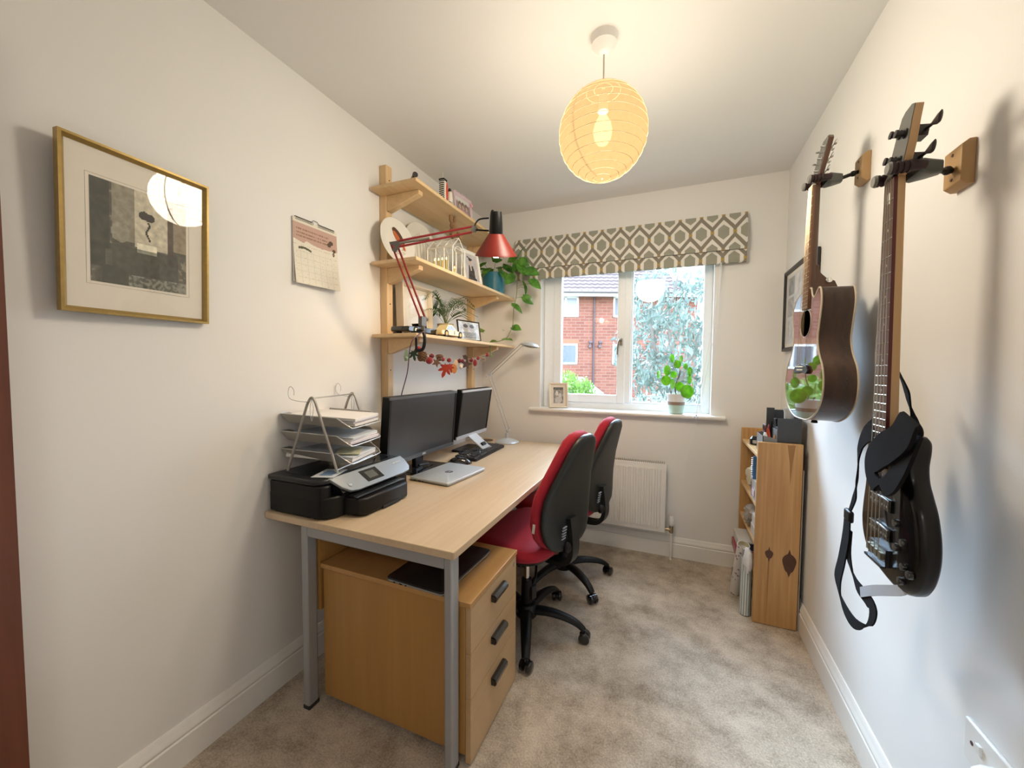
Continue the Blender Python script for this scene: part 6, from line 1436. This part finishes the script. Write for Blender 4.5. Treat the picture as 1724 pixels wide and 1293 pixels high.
# ================================================================== GUITARS
def hanger(label, wall_y, zc, neck, arm_w=.052):
    """wooden wall block with a padded yoke holding a neck at point neck"""
    t = thing('guitar_hanger', label, 'guitar hanger', (W, wall_y, zc), (0, 0, radians(-90)), 'guitar hangers on the right wall')
    c = .022
    mb = MB(); P = [(-.043, -.05), (-.043 + .0, .052), (-.0, .066), (.043, .052), (.043, -.05), (0, -.066)]
    P = [(-.031, -.050), (.031, -.050), (.031, .050), (-.031, .050)]
    R = [[Vector((a, y, b_ * f + (1 - f) * 0)) for a, b_ in P] for y, f in ((-.0005, 1.0), (-.012, 1.0), (-.025, .80))]
    blk = part('wood_block', MB().rings(R), mat('hanger_beech', (.46, .28, .12), .45), t, bevel=.0015)
    mb = MB()
    for z in (-.028, .028): part('screw', MB().cyl((0, -.024, z), (0, -.0265, z), .0035, seg=10), mat('dark_screw', (.10, .06, .04), .4), blk)
    n = ROOT[t].inverted() @ Vector(neck)        # neck centre in local coordinates
    s0 = Vector((0, -.024, -.006)); base = Vector((n.x * .75, n.y + .060, n.z)); d = (base - s0)
    part('stem', MB().tube([s0, base], .0062, 10).ball(s0.lerp(base, .25), .010, 10), M_BLACK, t)
    mb = MB(); R = []
    for y, hw, hh in ((.070, .014, .014), (.050, .020, .017), (.030, .034, .016), (.022, .036, .012)): R.append([Vector((n.x + a, n.y + y, n.z + b_)) for a, b_ in rrect(hw * 2, hh * 2, .008, 3)])
    part('yoke_body', MB().rings(R), mat('grey_green_cast', (.075, .08, .07), .4), t, angle=50)
    for sg in (-1, 1):
        P = [Vector((n.x + sg * .030, n.y + .030, n.z)), Vector((n.x + sg * (arm_w / 2 + .008), n.y + .012, n.z)), Vector((n.x + sg * (arm_w / 2 + .008), n.y - .030, n.z))]
        pr_ = part('prong', MB().tube(catmull(P, 5), .011, 12), mat('maroon_black_rubber', (.030, .010, .012), .6), t)
        mb = MB(); 
        for k in range(4): mb.cyl((P[2].x, n.y + .006 - k * .010, n.z), (P[2].x, n.y + .001 - k * .010, n.z), .0135, seg=16)
        part('rubber_ring', mb, MATS['maroon_black_rubber'], pr_)
        part('end_cap', MB().cyl((P[2].x, n.y - .030, n.z), (P[2].x, n.y - .036, n.z), .0145, .012, 18), mat('grey_cap', (.22, .22, .20), .4), pr_)
    return t

# ------------------------------------------------------------------ acoustic guitar; local X right, Z up, front face at y=0 facing -Y
ag = thing('acoustic_guitar', 'dark brown acoustic guitar with mirror-gloss top hanging on the right wall', 'guitar', (1.884, 1.752, 1.108), (radians(-.9), 0, radians(-87.4)))
half_l = [(0, .0), (-.07, .004), (-.135, .030), (-.180, .075), (-.192, .130), (-.178, .188), (-.140, .238), (-.120, .285), (-.124, .330), (-.142, .378), (-.140, .420), (-.108, .455), (-.055, .472), (-.030, .475)]
half_r = [(.030, .475), (.040, .468), (.050, .448), (.066, .437), (.086, .447), (.104, .462), (.122, .458), (.134, .430), (.136, .395), (.126, .335), (.121, .285), (.140, .238), (.178, .188), (.192, .130), (.180, .075), (.135, .030), (.07, .004)]
OUT = [(p.x, p.y) for p in catmull([(a, b_, 0) for a, b_ in (half_l + half_r)], 4, closed=True)]
DEP = .094
M_GTOP = mat('mirror_gloss_top', (.075, .030, .014), .03, spec=.5, coat=0)
gb = M_GTOP.node_tree.nodes['Principled BSDF']; gb.inputs['IOR'].default_value = 3.2; gb.inputs['Specular IOR Level'].default_value = .5
M_GSIDE = wood('mahogany_side', (.075, .030, .012), (.022, .009, .005), 'z', 10, .22, stretch=.15)
mb = MB(); mb.rings([[Vector((a, y, b_)) for a, b_ in OUT] for y in (.002, DEP - .002)], cap=False); part('side', mb, M_GSIDE, ag, angle=50)
mb = MB()
hole = [(.048 * cos(q), .352 + .048 * sin(q)) for q in [2 * pi * k / 48 for k in range(48)]]
# soundboard with a real sound hole
bm_ = mb.bm; ov = [bm_.verts.new((a, 0, b_)) for a, b_ in OUT]; hv = [bm_.verts.new((a, 0, b_)) for a, b_ in hole]
ee = [bm_.edges.new((ov[i], ov[(i + 1) % len(ov)])) for i in range(len(ov))] + [bm_.edges.new((hv[i], hv[(i + 1) % len(hv)])) for i in range(len(hv))]
bmesh.ops.triangle_fill(bm_, use_beauty=True, edges=ee)
part('soundboard', mb, M_GTOP, ag, smooth=False)
part('inner_board', MB().prism([(a * .97, .235 + (b_ - .235) * .97) for a, b_ in OUT], DEP - .010, DEP - .007, plane='xz'), mat('dark_interior', (.02, .012, .008), .8), ag, smooth=False)
part('back', MB().prism(OUT, DEP - .002, DEP, plane='xz'), M_GSIDE, ag, smooth=False)
for yy in (.001, DEP - .001):
    part('binding', MB().tube([(a, yy, b_) for a, b_ in OUT], .0028, 6, loop=True, cap=False), mat('cream_binding', (.52, .44, .33), .35), ag)
part('rosette', MB().tube([(a * 1.1, -.0004, .352 + (b_ - .352) * 1.1) for a, b_ in hole], .0012, 5, loop=True, cap=False), MATS['cream_binding'], ag)
mb = MB(); mb.rings([[Vector((a, y, b_)) for a, b_ in ((-.075, .178), (-.060, .166), (0, .172), (.060, .166), (.075, .178), (.055, .196), (0, .202), (-.055, .196))] for y in (-.009, .0)]); br_ = part('bridge', mb, M_BLACK, ag, bevel=.002)
part('saddle', MB().box(-.038, .038, -.013, -.008, .190, .194), mat('bone', (.78, .74, .64), .4), br_)
mb = MB(); [mb.ball((-.026 + .0104 * k, -.010, .180), .0032, 8) for k in range(6)]; part('bridge_pins', mb, MATS['bone'], br_)
NUT = .842
M_FB = wood('rosewood_board', (.22, .125, .08), (.13, .07, .04), 'z', 20, .75)
M_NECK = mat('dark_mahogany', (.090, .040, .020), .35, var=.2)
M_FB.node_tree.nodes['Principled BSDF'].inputs['Specular IOR Level'].default_value = .12
mb = MB(); mb.rings([[Vector((sx * w_, y, z)) for sx, y in ((-1, -.006), (1, -.006), (1, .0), (-1, .0))] for z, w_ in ((.402, .028), (NUT, .0215))]); fb = part('fretboard', mb, M_FB, ag)
mb = MB()
for k in range(1, 21):
    z = NUT - .650 * (1 - 2 ** (-k / 12)); w_ = .0215 + .0065 * (NUT - z) / (NUT - .402); part('fret', MB().tube([(-w_, -.0066, z), (w_, -.0066, z)], .0008, 5), mat('fret_wire', (.62, .54, .40), .3, metal=.7), fb)
mb = MB()
for k in (3, 5, 7, 9, 12): z = NUT - .650 * (1 - 2 ** (-(k - .5) / 12)); mb.cyl((0, -.0058, z), (0, -.0064, z), .0026, seg=10)
part('inlay', mb, MATS['bone'], fb)
def nsec(z, w_, d_): return [Vector((w_ * cos(q), .0 + d_ * abs(sin(q)) if sin(q) > 0 else .0, z)) for q in [pi * k / 12 for k in range(13)]]
part('neck', MB().rings([nsec(.478, .0275, .026), nsec(.60, .025, .023), nsec(.75, .0225, .021), nsec(NUT + .004, .0215, .020)]), M_NECK, ag, angle=60)
mb = MB(); R = []
for z, w_, d_ in ((.455, .026, .085), (.478, .026, .084), (.500, .024, .075), (.512, .022, .050), (.530, .023, .032), (.56, .024, .024)): R.append([Vector((a, y, z)) for a, y in ((-w_, .0), (w_, .0), (w_ * .8, d_), (-w_ * .8, d_))])
hl = part('heel', MB().rings(R), M_NECK, ag, bevel=.002)
part('strap_button', MB().lathe([(.004, 0), (.009, .003), (.010, .007), (.007, .009)], (.020, .055, .500), 16, rotm(0, radians(70), 0)), M_CHROME, hl)
TH = radians(11)
hm_ = Matrix.Translation((0, 0, NUT)) @ Matrix.Rotation(-TH, 4, 'X')
part('nut', MB().box(-.0215, .0215, -.009, .0, NUT, NUT + .004), MATS['bone'], ag)
hp = [(-.022, .004), (-.034, .030), (-.036, .110), (-.033, .158), (-.020, .172), (.020, .172), (.033, .158), (.036, .110), (.034, .030), (.022, .004)]
hd_ = part('headstock', MB().prism(hp, -.003, .012, hm_, plane='xz'), M_NECK, ag, bevel=.0015)
part('headstock_face', MB().prism([(a * .97, .004 + (b_ - .004) * .98) for a, b_ in hp], -.0045, -.003, hm_, plane='xz'), mat('grey_gloss_face', (.12, .115, .10), .25), hd_, smooth=False)
for sg in (-1, 1):
    for k in range(3):
        z = .045 + k * .043; mb = MB()
        mb.cyl(hm_ @ Vector((sg * .022, -.004, z)), hm_ @ Vector((sg * .022, -.018, z)), .0035, seg=12); mb.cyl(hm_ @ Vector((sg * .022, -.0045, z)), hm_ @ Vector((sg * .022, -.006, z)), .0065, seg=12)
        mb.box(sg * .022 - .009, sg * .022 + .009, .012, .024, z - .010, z + .010, hm_)
        mb.cyl(hm_ @ Vector((sg * .028, .017, z)), hm_ @ Vector((sg * .046, .017, z)), .0022, seg=8); mb.rings([[hm_ @ Vector((sg * x, .017 + hh * cos(q), z + hw * sin(q))) for q in [2 * pi * w_ / 12 for w_ in range(12)]] for x, hh, hw in ((.045, .0025, .005), (.050, .004, .0095), (.056, .004, .0095), (.060, .002, .006))])
        part('tuning_peg', mb, M_CHROME, hd_)
for k in range(6):
    a = -.0165 + k * .0066; z0_ = .192; bx_ = -.026 + .0104 * k
    part('string', MB().tube([(bx_, -.013, z0_), (a, -.0095, NUT + .002)], .00055 - .00004 * k, 4), mat('bronze_string', (.45, .34, .22), .3, metal=.9), ag)
part('end_pin', MB().lathe([(.010, -.012), (.010, -.006), (.006, .0), (.006, .012)], (0, .045, -.002), 14), M_BLACK, ag)
hanger('hanger with wooden block holding the acoustic guitar', 1.778, 1.998, ROOT[ag] @ Vector((0, .010, NUT + .018)))

# ------------------------------------------------------------------ bass guitar
bg = thing('bass_guitar', 'black four-string bass guitar with maple neck on the right wall', 'guitar', (1.912, 1.186, .800), (0, radians(-.8), radians(-90)))
BO = [(.085, .0), (.130, .022), (.155, .070), (.160, .125), (.145, .185), (.122, .225), (.104, .255), (.098, .290), (.104, .325), (.102, .343), (.088, .350), (.072, .338), (.058, .310), (.045, .290), (.030, .286), (-.030, .290), (-.045, .315), (-.058, .360), (-.075, .385), (-.092, .375), (-.100, .330), (-.101, .270), (-.104, .210), (-.116, .150), (-.120, .105), (-.108, .062), (-.070, .026), (.0, .006)]
BOUT = [(p.x, p.y) for p in catmull([(a, b_, 0) for a, b_ in BO], 5, closed=True)]
bx0, bz0 = .015, .17
def inset(f): return [(bx0 + (a * .95 - bx0) * f, bz0 + (b_ - bz0) * (1 - (1 - f) * .75)) for a, b_ in BOUT]
M_BASS = mat('black_lacquer', (.003, .003, .0035), .25, coat=.1, spec=.35)
mb = MB(); mb.rings([[Vector((a, y, b_)) for a, b_ in inset(f)] for y, f in ((.001, .90), (.0045, .955), (.013, .995), (.024, 1.0), (.036, .985), (.042, .94), (.044, .88))]); part('body', mb, M_BASS, bg, angle=60)
def pk(z, w_=.046, h_=.030): return MB().box(-w_, w_, -.005, .003, z - h_ / 2, z + h_ / 2)
for z in (.178, .110):
    p_ = part('pickup', pk(z), M_BLACKG, bg, bevel=.003)
    part('pickup_trim', MB().box(-.044, .044, -.0058, -.0048, z + .011, z + .0135), mat('grey_line', (.28, .29, .30), .3), p_)
    mb = MB(); [mb.cyl((-.034 + .0226 * k + o_, -.005, z - .002), (-.034 + .0226 * k + o_, -.0062, z - .002), .003, seg=8) for k in range(4) for o_ in (-.005, .005)]; part('pole_pieces', mb, M_CHROME, p_)
mb = MB(); mb.box(-.042, .042, -.006, .002, .035, .075); mb.box(-.042, .042, -.014, -.004, .032, .037); bb = part('bridge', mb, mat('black_nickel', (.08, .08, .085), .3, metal=.8), bg)
mb = MB(); [mb.box(-.036 + .0195 * k, -.022 + .0195 * k, -.013, -.006, .050, .066) for k in range(4)]; part('saddles', mb, mat('dull_brass', (.36, .34, .26), .35, metal=.8), bb)
for (x, z) in ((.070, .150), (.102, .118), (.076, .098), (.108, .068), (.132, .062), (.100, .034)):
    kb_ = part('control_knob', MB().lathe([(.0085, .0), (.0085, -.006), (.0078, -.008), (.001, -.0085)], (x, .002, z), 20, rotm(radians(-90), 0, 0) @ Matrix.Scale(1, 4)), M_BLACKG, bg)
NB = .934
M_MAPLE = wood('maple_neck', (.62, .40, .20), (.52, .31, .14), 'z', 14, .35)
mb = MB(); mb.rings([[Vector((sx * w_, y, z)) for sx, y in ((-1, -.0105), (1, -.0105), (1, -.004), (-1, -.004))] for z, w_ in ((.262, .031), (NB, .0195))]); fb2 = part('fretboard', mb, wood('dark_rosewood', (.15, .085, .065), (.085, .045, .035), 'z', 20, .4), bg)
part('board_edge', MB().rings([[Vector((sx * w_, y, z)) for sx, y in ((-1, -.0102), (1, -.0102), (1, -.0035), (-1, -.0035))] for z, w_ in ((.262, .0313), (NB, .0198))]), mat('dark_red_edge', (.10, .014, .012), .35), fb2)
mb = MB()
for k in range(1, 25):
    z = NB - .864 * (1 - 2 ** (-k / 12)); w_ = .0195 + .0115 * (NB - z) / (NB - .262)
    if z > .265: part('fret', MB().tube([(-w_, -.0112, z), (w_, -.0112, z)], .0011, 5), mat('silver_fret', (.70, .66, .58), .25, metal=.8), fb2)
mb = MB()
for k in (3, 5, 7, 9, 12, 15, 17, 19, 21):
    z = NB - .864 * (1 - 2 ** (-(k - .5) / 12)); mb.cyl((0, -.0100, z), (0, -.0109, z), .0034, seg=12)
mb.box(-.006, .006, -.0109, -.0100, NB - .055, NB - .030)
part('inlay', mb, MATS['bone'], fb2)
mb = MB(); R = []
for z, w_, d_ in ((.250, .0305, .022), (.36, .029, .019), (.6, .025, .0165), (.85, .021, .0150), (NB + .006, .0195, .0150)):
    R.append([Vector((w_, -.0045, z)), Vector((w_, .004, z)), Vector((w_ * .75, d_ * .8, z)), Vector((w_ * .3, d_, z)), Vector((-w_ * .3, d_, z)), Vector((-w_ * .75, d_ * .8, z)), Vector((-w_, .004, z)), Vector((-w_, -.0045, z))])
part('neck', MB().rings(R), M_MAPLE, bg, angle=35)
hb_ = Matrix.Translation((0, 0, NB)) @ Matrix.Rotation(-radians(8), 4, 'X') @ Matrix.Diagonal((1, 1, .80, 1))
hp2 = [(-.020, .004), (-.034, .030), (-.036, .07), (-.030, .14), (-.022, .185), (-.010, .196), (.016, .200), (.030, .192), (.031, .150), (.036, .09), (.034, .030), (.020, .004)]
hd2 = part('headstock', MB().prism(hp2, -.004, .011, hb_, plane='xz'), M_MAPLE, bg, bevel=.001)
part('headstock_face', MB().prism([(a * .98, b_) for a, b_ in hp2], -.0055, -.004, hb_, plane='xz'), MATS['grey_gloss_face'], hd2, smooth=False)
part('nut', MB().box(-.0195, .0195, -.0125, -.004, NB, NB + .005), M_BLACK, bg)
for sg, zs_ in ((-1, (.060, .135)), (1, (.045, .120))):
    for z in zs_:
        mb = MB(); mb.cyl(hb_ @ Vector((sg * .014, -.005, z)), hb_ @ Vector((sg * .014, -.022, z)), .0065, seg=14); mb.cyl(hb_ @ Vector((sg * .014, -.0055, z)), hb_ @ Vector((sg * .014, -.008, z)), .0105, seg=14); mb.cyl(hb_ @ Vector((sg * .014, -.020, z)), hb_ @ Vector((sg * .014, -.024, z)), .0085, seg=14)
        mb.box(sg * .014 - .014, sg * .014 + .014, .011, .030, z - .016, z + .014, hb_)
        mb.cyl(hb_ @ Vector((sg * .026, .024, z)), hb_ @ Vector((sg * .050, .026, z)), .0035, seg=10)
        mb.rings([[hb_ @ Vector((sg * x, .026 + hh * cos(q), z + hw * sin(q))) for q in [2 * pi * w_ / 14 for w_ in range(14)]] for x, hh, hw in ((.047, .003, .004), (.056, .004, .009), (.068, .004, .016), (.076, .0035, .017), (.078, .001, .012))])
        part('tuning_peg', mb, mat('smoked_black_nickel', (.05, .045, .045), .3, metal=.7), hd2)
for k in range(4):
    a = -.0135 + k * .009; bx_ = -.029 + .0195 * k
    part('string', MB().tube([(bx_, -.0145, .058), (a, -.0135, NB + .003), tuple(hb_ @ Vector((a, -.008, .03)))], .0011 - .0001 * k, 5), mat('nickel_string', (.42, .38, .30), .3, metal=.85), bg)
part('strap_button', MB().lathe([(.004, 0), (.004, .008), (.008, .010), (.008, .013)], (-.060, .022, .018), 14, rotm(radians(180), 0, 0)), M_CHROME, bg)
hanger('hanger with larger wooden block holding the bass guitar', 1.250, 1.762, ROOT[bg] @ Vector((0, .006, NB + .014)))
# strap: a thing of its own draped over the bass
st = thing('guitar_strap', 'long black strap draped over the bass guitar and hanging below it', 'strap', (1.90, 1.22, .90))
M_STRAP = mat('black_webbing', (.006, .0055, .007), .9, spec=.2, bump=.4, bscale=600)
def rib(name, pts, w_, d_, t=.0035, m_=None): 
    P = catmull(pts, 5); n = len(P)
    def itp(a): 
        if not isinstance(a, (list, tuple)) : return [a] * n
        return [a[min(int(i / (n - 1) * (len(a) - 1)), len(a) - 2)] * (1 - f_) + a[min(int(i / (n - 1) * (len(a) - 1)) + 1, len(a) - 1)] * f_ for i in range(n) for f_ in [(i / (n - 1) * (len(a) - 1)) - min(int(i / (n - 1) * (len(a) - 1)), len(a) - 2)]]
    ww = itp(w_)
    dd_ = [Vector(q) for q in d_]; m2 = len(dd_)
    DD = []
    for i in range(n):
        f = i / (n - 1) * (m2 - 1); j = min(int(f), m2 - 2); DD.append(dd_[j].lerp(dd_[j + 1], f - j))
    o = part(name, MB().ribbon(P, ww, DD, t), m_ or M_STRAP, st, world=True, angle=60); return o
Y = (0, 1, 0)
rib('right_strand', [(1.955, 1.245, 1.285), (1.958, 1.218, 1.246), (1.958, 1.202, 1.212), (1.955, 1.178, 1.186), (1.950, 1.145, 1.170), (1.945, 1.119, 1.160), (1.940, 1.109, 1.145), (1.935, 1.118, 1.128), (1.925, 1.142, 1.110)], [.05, .045, .04, .026, .012, .008, .006, .010, .020], [(.2, .9, .4), (.2, .95, .1), (.2, .8, .4), (.5, .4, .5), (.8, .3, .3), (.9, .1, .1), (.9, .1, .3), (.4, .6, .5)])
rib('left_strand', [(1.915, 1.165, 1.150), (1.905, 1.200, 1.150), (1.900, 1.245, 1.130), (1.900, 1.280, 1.095), (1.900, 1.290, 1.060), (1.900, 1.290, 1.030), (1.900, 1.295, .988), (1.900, 1.305, .945), (1.900, 1.328, .905)], [.070, .066, .048, .026, .012, .010, .016, .020, .012], [(0, .5, .86), (0, .6, .8), (0, .8, .6), (0, .95, .2), (.3, .9, 0), (.5, .8, 0), (0, 1, 0), (0, 1, 0)])
rib('lower_loop', [(1.900, 1.342, .892), (1.900, 1.345, .831), (1.900, 1.366, .752), (1.898, 1.383, .680), (1.898, 1.345, .636), (1.898, 1.262, .628), (1.900, 1.190, .668), (1.902, 1.178, .715), (1.904, 1.225, .722), (1.904, 1.285, .728), (1.904, 1.335, .775), (1.904, 1.332, .850)], [.034, .042, .044, .044, .036, .030, .034, .036, .034, .034, .030, .022], [(0, 1, 0), (0, 1, .1), (0, 1, 0), (0, .9, .3), (0, .6, .8), (0, -.1, 1), (0, -.9, .5), (0, -.9, .4), (0, .3, 1), (0, .5, .8), (0, 1, 0), (0, 1, 0)])
part('slider_buckle', MB().box(1.896, 1.908, 1.318, 1.362, .872, .905), M_BLACK, st, world=True, bevel=.006)
rib('end_tab', [(1.902, 1.245, .722), (1.902, 1.180, .762), (1.915, 1.10, .808), (1.925, 1.085, .822)], [.024, .024, .022, .014], [(0, .3, 1), (0, .45, .9)], .004, mat('pale_grey_leather', (.46, .50, .56), .5))
rib('padded_section', [(1.935, 1.120, 1.150), (1.905, 1.070, 1.190), (1.893, 1.075, 1.150), (1.886, 1.115, 1.118), (1.884, 1.160, 1.085), (1.884, 1.175, 1.055), (1.884, 1.150, 1.030), (1.884, 1.100, 1.035), (1.888, 1.070, 1.070), (1.900, 1.066, 1.12), (1.92, 1.085, 1.155)], [.05, .065, .075, .078, .070, .050, .040, .040, .050, .060, .05], [(0, .9, .5), (0, .9, .3), (0, .85, .5), (0, .65, .75), (0, .7, .7), (0, 1, .1), (0, .3, -1), (0, .3, 1), (0, 1, .2), (0, 1, 0), (0, 1, 0)], .007)
